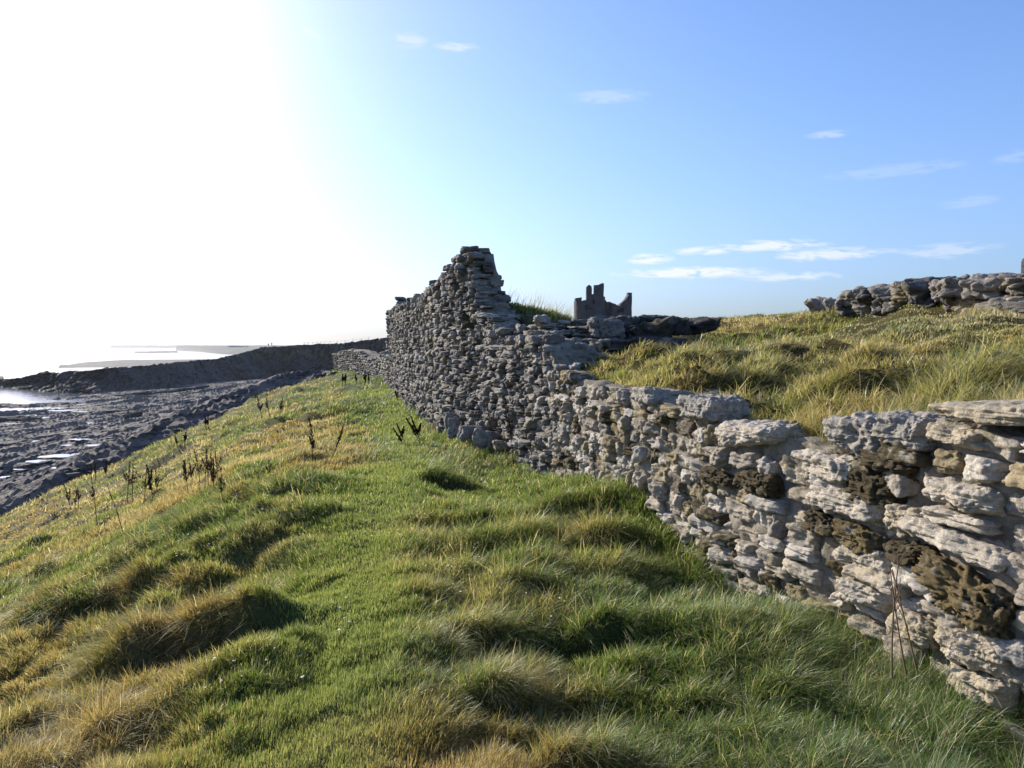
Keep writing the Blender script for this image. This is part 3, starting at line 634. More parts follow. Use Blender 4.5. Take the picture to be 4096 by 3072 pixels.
# --- ruined boulder wall on the right-hand skyline
sky_top = [(775, 315), (781, 313), (800, 309), (817, 305), (846, 300), (849, 291), (865, 286.5), (880, 286), (896, 283), (927, 279), (951, 276), (973, 279), (985, 277), (998, 274), (1024, 272), (1100, 266)]
sky_bot = [(775, 318), (817, 308), (847, 306), (861, 308), (900, 306), (948, 305), (973, 302), (1024, 302), (1100, 300)]
def sky_d(px): return np.interp(px, [770, 781, 847, 940, 1024, 1100], [18, 17.2, 12.5, 9.9, 8.5, 7.6])
ridge = thing('ruined_wall', 'tumbled boulder wall along the skyline above the grassy bank, at right', 'wall', (7, 10.5, 2.2))
cen, half, tilt, ax = [], [], [], []
px = 826.0
while px < 1090:
    d = float(sky_d(px)); tp = np.interp(px, *zip(*sky_top)); bt = np.interp(px, *zip(*sky_bot))
    z0 = EYE + (346 - bt) / F_PX * d - .15; z1 = EYE + (346 - tp) / F_PX * d - .05
    z = z0
    wpx = 0
    z1 = max(z1, z0 + .28)
    while z < z1 - .03:
        h = min(random.uniform(.13, .30), max(z1 - z, .08)); l = random.uniform(.28, .6)
        if z1 - z - h < .08: h = z1 - z
        x = (px - 512) / F_PX * d
        cen.append((x + random.uniform(-.1, .1), d + random.uniform(-.05, .25) + (z - z0) * .25, z + h / 2)); half.append((l / 2 * 1.1, .3, h / 2 * 1.12)); tilt.append((random.gauss(0, .12), random.gauss(0, .1), random.gauss(0, .2)))
        a = R(-38); ax.append(((math.cos(a), math.sin(a), 0), (math.sin(a), -math.cos(a), 0), (0, 0, 1)))
        z += h * .95
    px += .26 / d * F_PX
V, F, Cc = stones_mesh(np.array(cen), np.array(half), np.array(tilt), np.array(ax), pick_cols(len(cen), [((.19, .175, .15), 4), ((.24, .22, .19), 3), ((.09, .085, .08), 3), ((.28, .25, .20), 2)]), 24, amp=.22, k=4.5, freq=6, strata=.016, back=True, skew=.09)
adopt(mesh_np('stone_facing', V, F, M_STONE_FAR, ridge, attrs={'col': Cc}), ridge)

# ------------------------------------------------------------------ the bank above the low wall
up = []
for y in (-1.2, 0, 1.4, 2.2, 3, 3.6, 4.2, 4.8, 5.5, 6.5, 7.5, 8.4):
    nn, tt = FN(y); up.append((FX(y) - nn[0] * .32, y - nn[1] * .32, TOP(y) + .0)); up.append((FX(y) - nn[0] * .02, y - nn[1] * .02, TOP(y) - .14))
for p_ in [(1024, 388, 4.2), (1024, 346, 5.4), (1024, 322, 6.8), (1024, 303, 8.4), (940, 392, 4.7), (900, 352, 6.3), (900, 325, 8.0), (900, 308, 10.4), (800, 405, 5.4), (800, 365, 6.9), (800, 330, 9.8), (800, 316, 14.5), (720, 390, 6.5), (700, 368, 7.6), (700, 354, 9.8), (718, 343, 11.8), (750, 321, 16), (720, 321, 25), (780, 315, 17.5), (660, 367, 8.6), (625, 364, 9.9), (600, 376, 8.6), (585, 368, 9.3), (847, 307, 12.6)]:
    up.append(tuple(at(*p_)))
up += [(6, 2, 2.2), (12, 2, 2.6), (12, 12, 2.6), (16, 25, 3.2), (10, 45, 3.3), (0, 45, 2.8), (40, 45, 3.6), (.6, 13.8, 2.2), (1.2, 16, 2.0), (-1, 24, 2.0), (-4.5, 40, .7), (-8, 50, .3), (-5, 55, .5), (4, 14.5, 2.1)]
UP = TPS(up)
UHOL = [(600, 362, 26, .8), (720, 362, 40, .9), (870, 372, 50, .9), (960, 378, 60, 1.0), (935, 345, 40, .8), (850, 330, 30, .8), (780, 335, 30, .7), (990, 360, 60, .8), (765, 402, 34, 1.3), (640, 372, 30, .6), (905, 390, 40, .7), (920, 320, 30, .8), (830, 350, 40, .8), (660, 350, 30, .5), (700, 385, 40, .5), (820, 390, 40, .5), (960, 350, 40, .5), (780, 360, 40, .6), (740, 330, 24, .5), (980, 330, 40, .5), (700, 345, 26, .5)]
UH = []
for (px, py, w, s) in UHOL:
    q = hit(px, py, UP); UH.append((q[0], q[1], w / F_PX * q[1], s))
def upper(x, y):
    z = UP(x, y) + fbm2(x * .7, y * .7, 3, 12.0) * .09 + np.abs(fbm2(x * 1.3, y * 1.3, 3, 15.0)) * .10 - .06 - .12 * smooth(.1, 1.5, x - FX(y)) + .27 * np.maximum(tussocks(x, y, .7, 13), .5 * tussocks(x, y, .33, 18)) * smooth(.1, .5, x - FX(y)) * (1 - .6 * smooth(1.6, 3.0, x - FX(y))) - .04
    for hx, hy, w, s in UH:
        kx = min(max(w * .52, .14), .8); k = min(kx * 1.1, .34); dy = y - hy; dx = (x - hx) / kx; g = np.exp(-dx * dx * .9)
        z = z + 1.3 * s * g * k * .6 * (np.exp(-((dy - .3 * k) / (.36 * k)) ** 2) - .6 * np.exp(-((dy + .4 * k) / (.5 * k)) ** 2))
    return z
gy = graded(-1.2, 60, .05, .011); gu = graded(.0, 46, .04, .022)
Yg, U = np.meshgrid(gy, gu, indexing='ij'); X = FX(Yg) + .07 + U + .08 * smooth(7.6, 8.6, Yg) + .6 * smooth(9.3, 12, Yg)
Z = upper(X, Yg); Z[:, 0] -= 1.3; X[:, 0] -= .12; Z[:, 1] -= .12
dry_up = np.clip(.62 + .5 * fbm2(X.ravel() * .5, Yg.ravel() * .5, 4, 5.5), 0, 1)
o = mesh_np('upper_bank', np.stack([X, Yg, Z], -1), grid_faces(len(gy), len(gu))[:, ::-1], M_TURF, attrs={'col': mixc((.04, .052, .016), (.12, .092, .036), dry_up)}); o['kind'] = 'structure'
# grassy mound on the cross wall
mx, my = np.meshgrid(np.linspace(-.9, 1.6, 40), np.linspace(12.9, 15.2, 34), indexing='ij')
def mound_z(x, y):
    px = 512 + F_PX * x / 13.9; t = np.interp(px, [480, 497, 503, 515, 535, 552, 570, 590], [299, 300, 301, 303, 307, 311, 316, 326])
    return EYE + (346 - t) / F_PX * 13.9 - .08 - ((y - 13.9) * 1.0) ** 2 * .5
o = mesh_np('turf_mound', np.stack([mx, my, mound_z(mx, my) + .05 * fbm2(mx * 3, my * 3, 3)], -1), grid_faces(40, 34)[:, ::-1], M_TURF, attrs={'col': np.tile((.05, .055, .02), (40 * 34, 1))}); o['kind'] = 'structure'
# ------------------------------------------------------------------ grass
GREEN, DEEP, OLIVE, STRAW, OCHRE, BLUE = (.135, .19, .045), (.075, .135, .032), (.215, .205, .065), (.43, .37, .21), (.30, .23, .095), (.18, .22, .15)
def grass_cols(x, y, dry):
    n = len(x); pth = (1 - smooth(.12, .5, polydist(x, y, PATH)))[:, None]; c = np.tile(np.array(GREEN), (n, 1))
    d2 = np.clip(dry + RNG.normal(0, .15, n), 0, 1)[:, None]
    deep = np.clip(.45 - dry + .35 * fbm2(x * 1.2, y * 1.2, 3, 21.), 0, 1)[:, None]
    c = c * (1 - deep) + np.array(DEEP) * deep
    k = np.clip((d2 - .35) / .25, 0, 1); c = c * (1 - k) + np.array(OLIVE) * k
    hue = np.clip(.5 + .9 * fbm2(x * .8, y * .8, 3, 33.), 0, 1)[:, None]
    dryc = np.array(STRAW) * (1 - hue) + np.array(OCHRE) * hue
    k = np.clip((d2 - .55) / .3, 0, 1); c = c * (1 - k) + dryc * k
    bl = (fbm2(x * 1.6, y * 1.6, 3, 44.) > .35)[:, None]; c = np.where(bl & (RNG.random((n, 1)) < .35), c * .5 + np.array(BLUE) * .5, c)
    c = np.where(RNG.random((n, 1)) < .17, np.array((.46, .41, .26)) * RNG.uniform(.55, 1.15, (n, 1)), c)
    c = c * (1 - .62 * pth) + np.array((.19, .235, .08)) * .62 * pth
    return c * RNG.uniform(.80, 1.58, (n, 1))
def blades(P, L, yaw, lean, droop, wid, col, seg):
    "ribbons: root, length, heading, how far they lean (0 upright .. 1 flat), droop of the tip, width; seg quads and a tip"
    n = len(P); d = np.stack([np.cos(yaw), np.sin(yaw)], -1); tw = yaw + math.pi / 2 + RNG.normal(0, .7, n); sd = np.stack([np.cos(tw), np.sin(tw), np.zeros(n)], -1)
    ts = [k / (seg + .0) * .8 for k in range(seg + 1)] + [1.0]
    rows = []
    for t in ts:
        out = L * (lean * t * .75 + droop * t * t * .75); h = L * (t * np.sqrt(np.clip(1 - lean * lean, .03, 1)) - droop * .55 * t * t)
        c = P + np.c_[d * out[:, None], np.maximum(h, .002)]
        if t < 1:
            w = (wid * .5 * (1 - .75 * t ** 1.5))[:, None] * sd; rows += [c + w, c - w]
        else: rows.append(c)
    m = len(rows); V = np.stack(rows, 1).reshape(-1, 3); b = (np.arange(n) * m)[:, None]
    F4 = np.concatenate([b + np.array([[2 * k, 2 * k + 1, 2 * k + 3, 2 * k + 2]]) for k in range(seg)]); F3 = b + np.array([[2 * seg, 2 * seg + 1, 2 * seg + 2]])
    return V, F4, F3, np.repeat(col, m, 0)
def grass_object(parts, name='grass'):
    V, F4, F3, Cc = [], [], [], []; o = 0
    for v, f4, f3, c in parts: V.append(v); F4.append(f4 + o); F3.append(f3 + o); Cc.append(c); o += len(v)
    ob = mesh_np(name, np.vstack(V), [np.vstack(F4), np.vstack(F3)], M_GRASS, None, True, {'col': np.vstack(Cc)}); ob['kind'] = 'stuff'; return ob
def inview(x, y, mar=.22): return (np.abs(x) < (.711 + mar) * y + .9)
def roots(y0, y1, x0, x1, dens, keep):
    n = int((x1 - x0) * (y1 - y0) * dens); x = RNG.uniform(x0, x1, n); y = RNG.uniform(y0, y1, n); k = keep(x, y); return x[k], y[k]
def grow(fn, x, y, dry, H, seg, wscale=1.0, wbias=1.0, limp=1.0):
    n = len(x); d = np.hypot(x, y)
    # blades gather in little tufts: pull roots towards cell centres
    cs = .10 * 2.0 ** np.floor(np.log2(np.maximum(1, d / 6)) + RNG.random(n) * .8); wx_, wy_ = x + cs * 1.2 * vnoise(np.stack([x / cs * .45, y / cs * .45, x * 0], -1)), y + cs * 1.2 * vnoise(np.stack([x / cs * .45, y / cs * .45, x * 0 + 7], -1)); qx, qy = wx_ * .843 - wy_ * .538, wx_ * .538 + wy_ * .843; jx = np.floor(qx / cs); jy = np.floor(qy / cs)
    hsh = lambda a: TAB[((jx.astype(np.int64) * 73856093) ^ (jy.astype(np.int64) * 19349663) ^ a) & 0xFFFF]
    r1, r2, r3, r4 = hsh(1), hsh(77), hsh(991), hsh(4242)
    cx, cy = (jx + .2 + .6 * r1) * cs, (jy + .2 + .6 * r2) * cs; pull = .30 * smooth(.05, .11, H)
    ox, oy = qx - cx, qy - cy; ox, oy = ox * .843 + oy * .538, -ox * .538 + oy * .843; x = x - ox * pull; y = y - oy * pull
    e = .05; z = fn(x, y); gx_ = (fn(x + e, y) - fn(x - e, y)) / (2 * e); gy_ = (fn(x, y + e) - fn(x, y - e)) / (2 * e)
    flow = R(-40) + 1.2 * fbm2(x * .35, y * .35, 3, 51.)
    k = np.clip(.45 + .5 * r3, 0, 1); st = np.hypot(gx_, gy_)
    vx = np.cos(flow) * k + ox / cs * .7 - gx_ * .9 + RNG.normal(0, .5, n); vy = np.sin(flow) * k + oy / cs * .7 - gy_ * .9 + RNG.normal(0, .5, n)
    yaw = np.arctan2(vy, vx); lean = np.clip(np.hypot(vx, vy) * .42 * np.clip(H / .09, .6, 1) + RNG.normal(0, .12, n), .02, .9); lean = np.clip(lean * limp, .02, .93)
    L = H * (.6 + .8 * r4) * RNG.uniform(.55, 1.25, n); droop = np.clip(RNG.normal(.45, .2, n) * np.clip(L / .16, .4, 1.6), .05, 1.1)
    wid = np.maximum(.0026, .72 * d / F_PX * wscale) * RNG.uniform(.6, 1.25, n) * wbias
    return blades(np.stack([x, y, z + .003], -1), L, yaw, lean, droop, wid, grass_cols(x, y, dry), seg)
LO_BANDS = [(-.3, 1.0, 1500, 2), (1.0, 2.3, 4000, 2), (2.3, 3.2, 22000, 3), (3.2, 4.2, 21000, 3), (4.2, 5.4, 15000, 2), (5.4, 7, 8000, 2), (7, 9, 4300, 2), (9, 12, 2200, 1), (12, 16, 950, 1), (16, 22, 390, 1), (22, 30, 160, 1), (30, 42, 60, 1), (42, 62, 22, 1)]
def lower_grass():
    parts = []; tot = 0
    keep = lambda x, y: inview(x, y) & (x < FX(y) - .03)
    for y0, y1, dens, seg in LO_BANDS:
        x, y = roots(y0, y1, -min(.94 * y1 + 1.0, 32), 2.6, dens, keep)
        dry = ground_colour(x, y); pd = polydist(x, y, PATH) + .20 * fbm2(x * 1.5, y * 1.5, 2, 2.); u = FX(y) - x
        path = (1 - smooth(.0, .55, pd)) * (1 - smooth(16, 26, y)); hn = np.clip(.5 + .75 * fbm2(x * .8, y * .8, 3, 61.), 0, 1)
        rg_ = rough(x, y); H = .062 + .11 * hn ** 1.3 + .10 * rg_ + .05 * (1 - smooth(.1, 1.0, u)) * smooth(4, 6, y) + .09 * (1 - smooth(.05, .4, u)) * (1 - smooth(5, 7, y)) + .09 * np.clip(bumps(x, y) / .12, -.6, 1) * smooth(.15, .6, pd)
        H = np.maximum(H, .04) * (1 - .58 * path); H = np.maximum(H, .036)
        e = ground(x, y) > SH(x, y) - .35 + .5 * fbm2(x * .5, y * .5, 3, 71.)
        dry = np.clip(dry + .22 * (rg_ - .3) * smooth(1.2, 3, u), 0, 1); x, y, dry, H = x[e], y[e], dry[e], H[e]; tot += len(x)
        parts.append(grow(ground, x, y, dry, H, seg))
    print('lower blades', tot); return grass_object(parts)
def upper_grass():
    parts = []; tot = 0
    def keep(x, y):
        off = .12 + .10 * smooth(7.6, 8.6, y) + .6 * smooth(9.3, 12, y)
        return inview(x, y) & (x > FX(y) + off) & ~((y > 10.2) & (y < 14.8) & (x < np.interp(y, [10.2, 11.9, 14.8], [1.3, 3.2, 3.6])))
    for y0, y1, dens, seg in ((.6, 1.8, 1500, 2), (1.8, 3.5, 3500, 2), (3.5, 5, 6500, 2), (5, 7, 4200, 2), (7, 9, 2200, 2), (9, 12, 1100, 1), (12, 16, 520, 1), (16, 24, 200, 1), (24, 40, 50, 1)):
        x, y = roots(y0, y1, FX(y1) + .05, .94 * y1 + 1.0, dens, keep)
        n5 = fbm2(x * .5, y * .5, 4, 5.5); dry = np.clip(.60 + .5 * n5, 0, 1); u = x - FX(y)
        bare = smooth(.05, .35, fbm2(x * .45, y * .45, 3, 81.)) * smooth(1.8, 2.8, u)
        H = (.06 + .07 * np.maximum(tussocks(x, y, .7, 13), .5 * tussocks(x, y, .33, 18)) + .13 * np.clip(.5 + .8 * fbm2(x * .9, y * .9, 3, 62.), 0, 1)) * (1 - .75 * bare) * (1 - .35 * smooth(3, 6, u)); tot += len(x)
        parts.append(grow(upper, x, y, dry, H, seg, 1.0, 1.0, 1.35))
    print('upper blades', tot); return grass_object(parts)
lower_grass(); upper_grass()
def mound_grass():
    n = 9000; x = RNG.uniform(-.75, 1.15, n); y = RNG.uniform(13.05, 14.9, n); p = grow(mound_z, x, y, np.full(n, .35), np.full(n, .10), 1)
    n = 260; x = RNG.uniform(-.25, 1.1, n); y = RNG.uniform(13.2, 14.6, n); z = mound_z(x, y)
    q = blades(np.stack([x, y, z], -1), RNG.uniform(.25, .62, n) * (1 - .35 * np.abs(x - .3)), RNG.normal(.2, .9, n), RNG.uniform(.1, .6, n), RNG.uniform(.1, .5, n), np.full(n, .007), np.array(STRAW) * RNG.uniform(.5, .9, (n, 1)), 2)
    return grass_object([p, q], 'grass')
mound_grass()
# ------------------------------------------------------------------ castle ruin and towers
def masonry_material():
    t = NT('castle_masonry'); P = t.pos()
    n1 = t.noise(P, .5, 6, .65); n2 = t.noise(P, 3.0, 5, .7)
    c = t.mix(t.ramp(n1, .35, .65), (.05, .05, .052), (.09, .084, .078)); c = t.mix(t.ramp(n2, .55, .75), c, (.036, .035, .036))
    t.principled(c, .92, t.bump(n2, .12, 1), .15); return t.m
M_CASTLE = masonry_material(); M_DARK = plain('dark_opening', (.012, .012, .013))
def ruin_panel(name, outline, d, zb, bulge, thick, parent, step=.35, jag=.35, mat=None):
    "a standing stretch of masonry: jagged top line given in (px, py) at depth d, front bowed out by bulge metres"
    P = np.array([(*wz(a, b, d),) for a, b in outline]); xs = np.arange(P[0, 0], P[-1, 0] + step * .5, step); nx = len(xs)
    z = np.interp(xs, P[:, 0], P[:, 1]) + jag * (np.floor(vnoise(np.stack([xs * 1.3, xs * 0, xs * 0 + d], -1)) * 3) / 3)
    f = np.linspace(-1, 1, nx); yb = d - bulge * np.sqrt(np.clip(1 - f * f, 0, 1))
    rows = [np.c_[xs, yb, zb + (z - zb) * k / 12] for k in range(13)] + [np.c_[xs, yb * 0 + d + thick, z], np.c_[xs, yb * 0 + d + thick, z * 0 + zb]]
    V = np.stack(rows, 1); V = V + .10 * np.stack([fbm(V * .8), fbm(V * .8 + 9), V[..., 0] * 0], -1); nv = V.shape[1]
    return adopt(mesh_np(name, V, [grid_faces(nx, nv), np.arange(nv)[None, ::-1].copy(), ((nx - 1) * nv + np.arange(nv))[None]], mat or M_CASTLE, parent, False), parent)
castle = thing('castle_ruin', 'ruined castle gatehouse with broken towers on the skyline, dark against the sky', 'castle', (26, 205, 2))
D = 205
ruin_panel('round_tower', [(575.1, 300.5), (576, 301.5), (581.5, 302), (586, 298.5), (592, 296), (600, 296), (604, 298)], D, -2, 1.6, 5, castle)
ruin_panel('wall', [(600, 296), (602.6, 297.3), (606.9, 302), (611.7, 302.4), (618.4, 306.4)], D + 1.5, -2, .2, 3, castle)
ruin_panel('round_tower', [(611, 303), (614, 303.6), (618.4, 306.4), (622.8, 302.8), (627.1, 296.9), (627.4, 295), (631.2, 295)], D - .2, -2, .9, 5, castle)
for name, o_, dd in (('turret', [(575.1, 298.6), (581.2, 297.6)], 2), ('turret', [(586.1, 287.4), (588.8, 285), (591, 286.2)], -1.2), ('turret', [(593.7, 285.4), (598.6, 285), (600.6, 283.6), (603, 283.8)], -1), ('turret', [(627.2, 292.6), (631.1, 293)], 2.2)):
    ruin_panel(name, o_, D + dd, 8, .05, 2.2, castle, .3, .08)
ruin_panel('wall', [(590, 294.2), (594.5, 294.2)], D - .9, 8, .05, 1.8, castle, .3, .1)
for (px, py, w, h) in ((592.8, 302.4, .5, 1.2), (586.2, 307.5, .7, 1.3), (589.6, 309, .4, .6), (611.5, 307.5, .3, 2.4), (617.5, 311.5, .6, .9), (620.4, 310.5, .5, 1.2), (622.3, 309.8, .5, 1.4)):
    x, z = wz(px, py, D - 1); n = 'window'
    yy_ = D - (1.75 if px < 603 else .95 if px > 612 else -.9); V = [(x + a * w * .5, yy_ + b * .5, z + c * h * .5) for a in (-1, 1) for b in (-1, 1) for c in (-1, 1)]
    adopt(mesh_np(n, V, np.array([(0, 1, 3, 2), (4, 6, 7, 5), (0, 4, 5, 1), (2, 3, 7, 6), (0, 2, 6, 4), (1, 5, 7, 3)]), M_DARK, castle, False), castle)
tower = thing('castle_tower', 'square ruined tower top peeping over the boulder wall at the right edge', 'tower', (82, 112, 2))
ruin_panel('wall', [(1022.2, 261), (1070, 261)], 112, 0, .1, 1.0, tower, .5, .1)
for k in range(6): ruin_panel('merlon', [(1021.8 + 9 * k, 258.7), (1027 + 9 * k, 258.7)], 111.9, 14.0, .05, .8, tower, .3, .05)
strip = thing('tower_stub', 'narrow dark tower stub standing beyond the far end of the tall wall', 'tower', (-10, 58, 0))
xa, za = wz(386.2, 308.6, 58); xb, _ = wz(405, 308.6, 58)
adopt(pile('stone_facing', [(xa, xb, lambda x: 58., 1.4, -1.0, lambda x: za, (.2, .32), (.35, .7))], GREY_COL, strip, 5, amp=.1, k=5, freq=5, strata=.01), strip)
xa, za = wz(395, 298.8, 30.5); xb, _ = wz(420, 298.8, 30.5)
adopt(pile('parapet_block', [(xa, xb, lambda x: 30.5, .9, 2.2, lambda x: za + .02, (.14, .22), (.3, .6))], GREY_COL, tall, 6, amp=.12, k=4.5, freq=6, strata=.01), tall)

# ------------------------------------------------------------------ fallen stones at the wall foot
for (px, py, w, h, d, lab, yaw) in ((449, 421, 9, 17, 12.9, 'leaning grey slab, leftmost of the fallen stones at the tall wall foot', .3), (454, 427, 11, 19, 12.6, 'taller leaning grey stone second from the left at the tall wall foot', -.4),
        (463, 432, 9, 15, 12.3, 'small dark rounded stone between the leaning stones and the flat block', .2), (472, 433, 21, 13, 12.0, 'flat topped grey block lying long side out at the tall wall foot', .1),
        (487, 441, 20, 21, 11.3, 'big squared grey block, largest of the fallen stones at the wall foot', -.35), (483, 428, 12, 15, 12.2, 'squarish grey stone just behind the big squared block', .5), (501, 445, 15, 9, 10.9, 'low half buried brown stone right of the big squared block', .2)):
    q = at(px, py, d); z0 = float(ground(np.array([q[0]]), np.array([q[1]]))[0]); hw, hh = w / F_PX * d / 2, h / F_PX * d / 2
    q = np.array((q[0], d, max(q[2], z0 + hh * .75)))
    o = boulder_part('fallen_stone', (0, 0, 0), (hw, hw * .9, hh), (random.gauss(0, .12), random.gauss(0, .12), 0), yaw, (.22, .215, .205) if 'brown' not in lab else (.2, .16, .10), 18, None, M_STONE_FAR, amp=.08, k=6, freq=6, strata=.006)
    o.location = q; tag(o, lab, 'stone', 'fallen stones at the wall foot')

M_BOULDER = rock_material('dark_boulder', (.07, .066, .06), (.12, .11, .10), (.03, .03, .03), 2.0, .85, .05, .1)
for (px, py, w, hp) in ((14, 421, 46, 6), (52, 405, 40, 3), (120, 397, 56, 4), (172, 393, 60, 5), (92, 468, 40, 5), (30, 466, 36, 5), (140, 428, 34, 4), (60, 436, 44, 4), (26, 492, 30, 5), (190, 414, 30, 3), (6, 446, 40, 5), (110, 412, 40, 3)):
    q = hit(px, py, SH); m = q[1] / F_PX
    o = boulder_part('rock_ledge', tuple(q + (0, .4, hp * m * .1)), (w * m * .5, 1.6, hp * m * .6), (.02, .03, .1), .12, (.1, .1, .1), 26, None, M_BOULDER, amp=.16, k=5, freq=1.2, strata=.05); o['kind'] = 'structure'
for (px, py, w, lab) in ((54.5, 480, 9, 'larger dark boulder of the pair on the shore below the left bank'), (67, 478, 6.5, 'smaller dark boulder of the pair on the shore below the left bank'), (178, 432, 7, 'dark round boulder where the shore meets the grass'), (80, 431, 11, 'slanting pale boulder beside a bright tide pool'), (133, 419, 15, 'long flat dark boulder, farthest out on the rock shelf')):
    q = hit(px, py, SH); m = q[1] / F_PX
    o = boulder_part('boulder', (0, 0, 0), (w * m * .5, w * m * .4, w * m * .32), (.05, .1, .1), .3, (.1, .1, .1), 20, None, M_BOULDER if 'pale' not in lab else M_SHORE, amp=.14, k=3.6, freq=1.6, strata=.03); o.location = tuple(q + (0, 0, w * m * .15)); tag(o, lab, 'boulder', 'boulders on the shore')

# ------------------------------------------------------------------ dead dock and weed stalks
M_DOCK = plain('dead_dock', (.045, .024, .015), .9, .4, 60); M_DOCK2 = plain('brown_dock', (.11, .062, .036), .9, .4, 60); M_STALK = plain('dry_stalk', (.16, .11, .07), .9, .3, 60)
def tube(pts, r0, r1, sides=5):
    P = np.array(pts, float); n = len(P); V = []
    for i in range(n):
        t = P[min(i + 1, n - 1)] - P[max(i - 1, 0)]; t /= np.linalg.norm(t) + 1e-9; a = np.cross(t, (0.31, .95, .1)); a /= np.linalg.norm(a); b = np.cross(t, a); r = r0 + (r1 - r0) * i / (n - 1)
        for k in range(sides):
            q = 2 * math.pi * k / sides; V.append(P[i] + (a * math.cos(q) + b * math.sin(q)) * r)
    F = [(i * sides + k, i * sides + (k + 1) % sides, (i + 1) * sides + (k + 1) % sides, (i + 1) * sides + k) for i in range(n - 1) for k in range(sides)]
    return np.array(V), np.array(F)
def dock(px, py, hpx, label, nstem=1, spread=.1, lean=(0, 0), dense=1.0, seedy=True, name='dead_dock', d=None, mat=None, seed=0):
    rg = np.random.default_rng(seed + 5); q = hit(px, py, ground) if d is None else at(px, py, d); H = hpx * 1.3 / F_PX * q[1]
    root = thing(name, label, 'plant', tuple(q), 'dead plant stalks on the bank')
    for s in range(nstem):
        b = np.array((rg.normal(0, spread), rg.normal(0, spread * .6), -.03)) if nstem > 1 else np.array((0, 0, -.03)); h = H * (rg.uniform(.7, 1.05) if nstem > 1 else 1)
        L = np.array((lean[0] + rg.normal(0, .08), lean[1] + rg.normal(0, .05))) ; cv = rg.normal(0, .06, 2)
        fn = lambda t: b + np.array(((L[0] * t + cv[0] * t * t) * h, (L[1] * t + cv[1] * t * t) * h, h * t * math.sqrt(max(.1, 1 - L[0] ** 2))))
        pts = [fn(t) for t in np.linspace(0, 1, 7)]; rad = max(.005, .36 / F_PX * q[1]); v, f = tube(pts, rad, rad * .5)
        arms = [(.45, 1.0)] if seedy else []
        st = mesh_np('stem', v, f, mat or M_DOCK, root)
        if not seedy:
            fl = []
            for k in range(7):
                t = rg.uniform(.55, 1); a = rg.uniform(0, 6.28); e_ = fn(t) + np.array((math.cos(a) * .25, math.sin(a) * .25, .3)) * h * .3 * rg.uniform(.4, 1); fl.append(tube([fn(t - .05), e_], rad * .5, rad * .35, 4))
            for v, f in fl: mesh_np('twig', v, f, mat or M_DOCK, root)
            continue
        V, F = [], []; nb = int(230 * dense * (h / .6) ** .5); k = 0
        sub = [(fn, .42, 1.0, 1.0)]
        for j in range(rg.integers(1, 4)):
            t0 = rg.uniform(.3, .55); a = rg.uniform(0, 6.28); l = rg.uniform(.25, .4); dv = np.array((math.cos(a) * .35, math.sin(a) * .35, .9)) * h * l
            sub.append(((lambda t, t0=t0, dv=dv: fn(t0) + dv * t), .2, 1.0, .6)); 
        for gfn, ta, tb, wt in sub:
            for j in range(int(nb * wt)):
                t = rg.uniform(ta, tb); env = .042 * h / .7 * (1.1 - .8 * ((t - ta) / (tb - ta))) * (.6 + .4 * math.sin(t * 40)); a = rg.uniform(0, 6.28)
                c = gfn(t) + np.array((math.cos(a), math.sin(a), rg.normal(0, .3))) * env * rg.random() ** .5; r = rg.uniform(.006, .012) * max(1, q[1] / 10)
                e1, e2 = rg.normal(0, 1, 3), rg.normal(0, 1, 3); e1 /= np.linalg.norm(e1); e2 /= np.linalg.norm(e2)
                V += [c + e1 * r, c + e2 * r, c - e1 * r, c - e2 * r]; F.append((k, k + 1, k + 2, k + 3)); k += 4
        mesh_np('seed_head', V, np.array(F), mat or M_DOCK, root, False)
dock(312, 463, 36, 'tall dark dead dock standing straight beside the grass path', dense=1.2, seed=1)
dock(331, 460, 30, 'dark dead dock leaning right, beside the straight one by the path', lean=(.35, 0), seed=2)
dock(218, 489, 32, 'wide clump of many brown dead dock stems on the left bank', 9, .22, dense=.5, seed=3, mat=M_DOCK2)
dock(153, 503, 31, 'thick dark dock spike amid thin stems, left of the wide clump', 1, dense=1.3, seed=4)
dock(146, 500, 33, 'cluster of thin dead stems behind the thick dark dock spike', 4, .22, dense=.35, seed=5, mat=M_DOCK2)
dock(184, 485, 22, 'pair of short dark dock spikes behind the wide clump', 2, .13, dense=.9, seed=6)
dock(204, 430, 15, 'faint dead dock pair at the grass edge against the shore', 2, .18, dense=.6, seed=7)
dock(181, 446, 12, 'small dead dock at the grass edge, lower than the faint pair', 2, .12, dense=.8, seed=8)
dock(266, 417, 18, 'spindly dead weed high on the bank near the dark hummocks', 3, .3, dense=.3, seed=9, mat=M_DOCK2)
dock(104, 479, 15, 'twiggy brown weed low on the bank by the rocky shore', 3, .25, dense=.5, seed=10, mat=M_DOCK2)
dock(78, 509, 20, 'faint reddish weed cluster farthest down the bank at left', 4, .25, dense=.3, seed=11, mat=M_DOCK2)
dock(126, 542, 48, 'long thin bare weed stalk leaning left on the left bank', 1, lean=(-.3, 0), seedy=False, name='weed_stalk', seed=12)
dock(98, 532, 36, 'thin upright weed stalk left of the leaning one', 1, seedy=False, name='weed_stalk', seed=13)
dock(222, 508, 34, 'single thin weed stalk in front of the wide dock clump', 1, dense=.25, name='weed_stalk', seed=14)
dock(497, 450, 40, 'thin reddish dock against the wall foot, left of the taller one', 1, lean=(-.25, 0), dense=.9, seed=15, d=10.3)
dock(513, 462, 52, 'tallest reddish dock standing against the wall foot', 1, lean=(-.05, 0), dense=1.3, seed=16, d=9.5)
dock(424, 446, 24, 'sprawling fallen dark dock stems lying left by the wall foot', 4, .22, (-.4, 0), dense=1.6, seed=17)
dock(404, 402, 12, 'dark weed clump halfway along the tall wall foot', 4, .35, (-.3, 0), dense=.4, seed=18)
dock(374, 385, 13, 'dark weed below the near end of the distant low wall', 4, .5, dense=.4, seed=19)
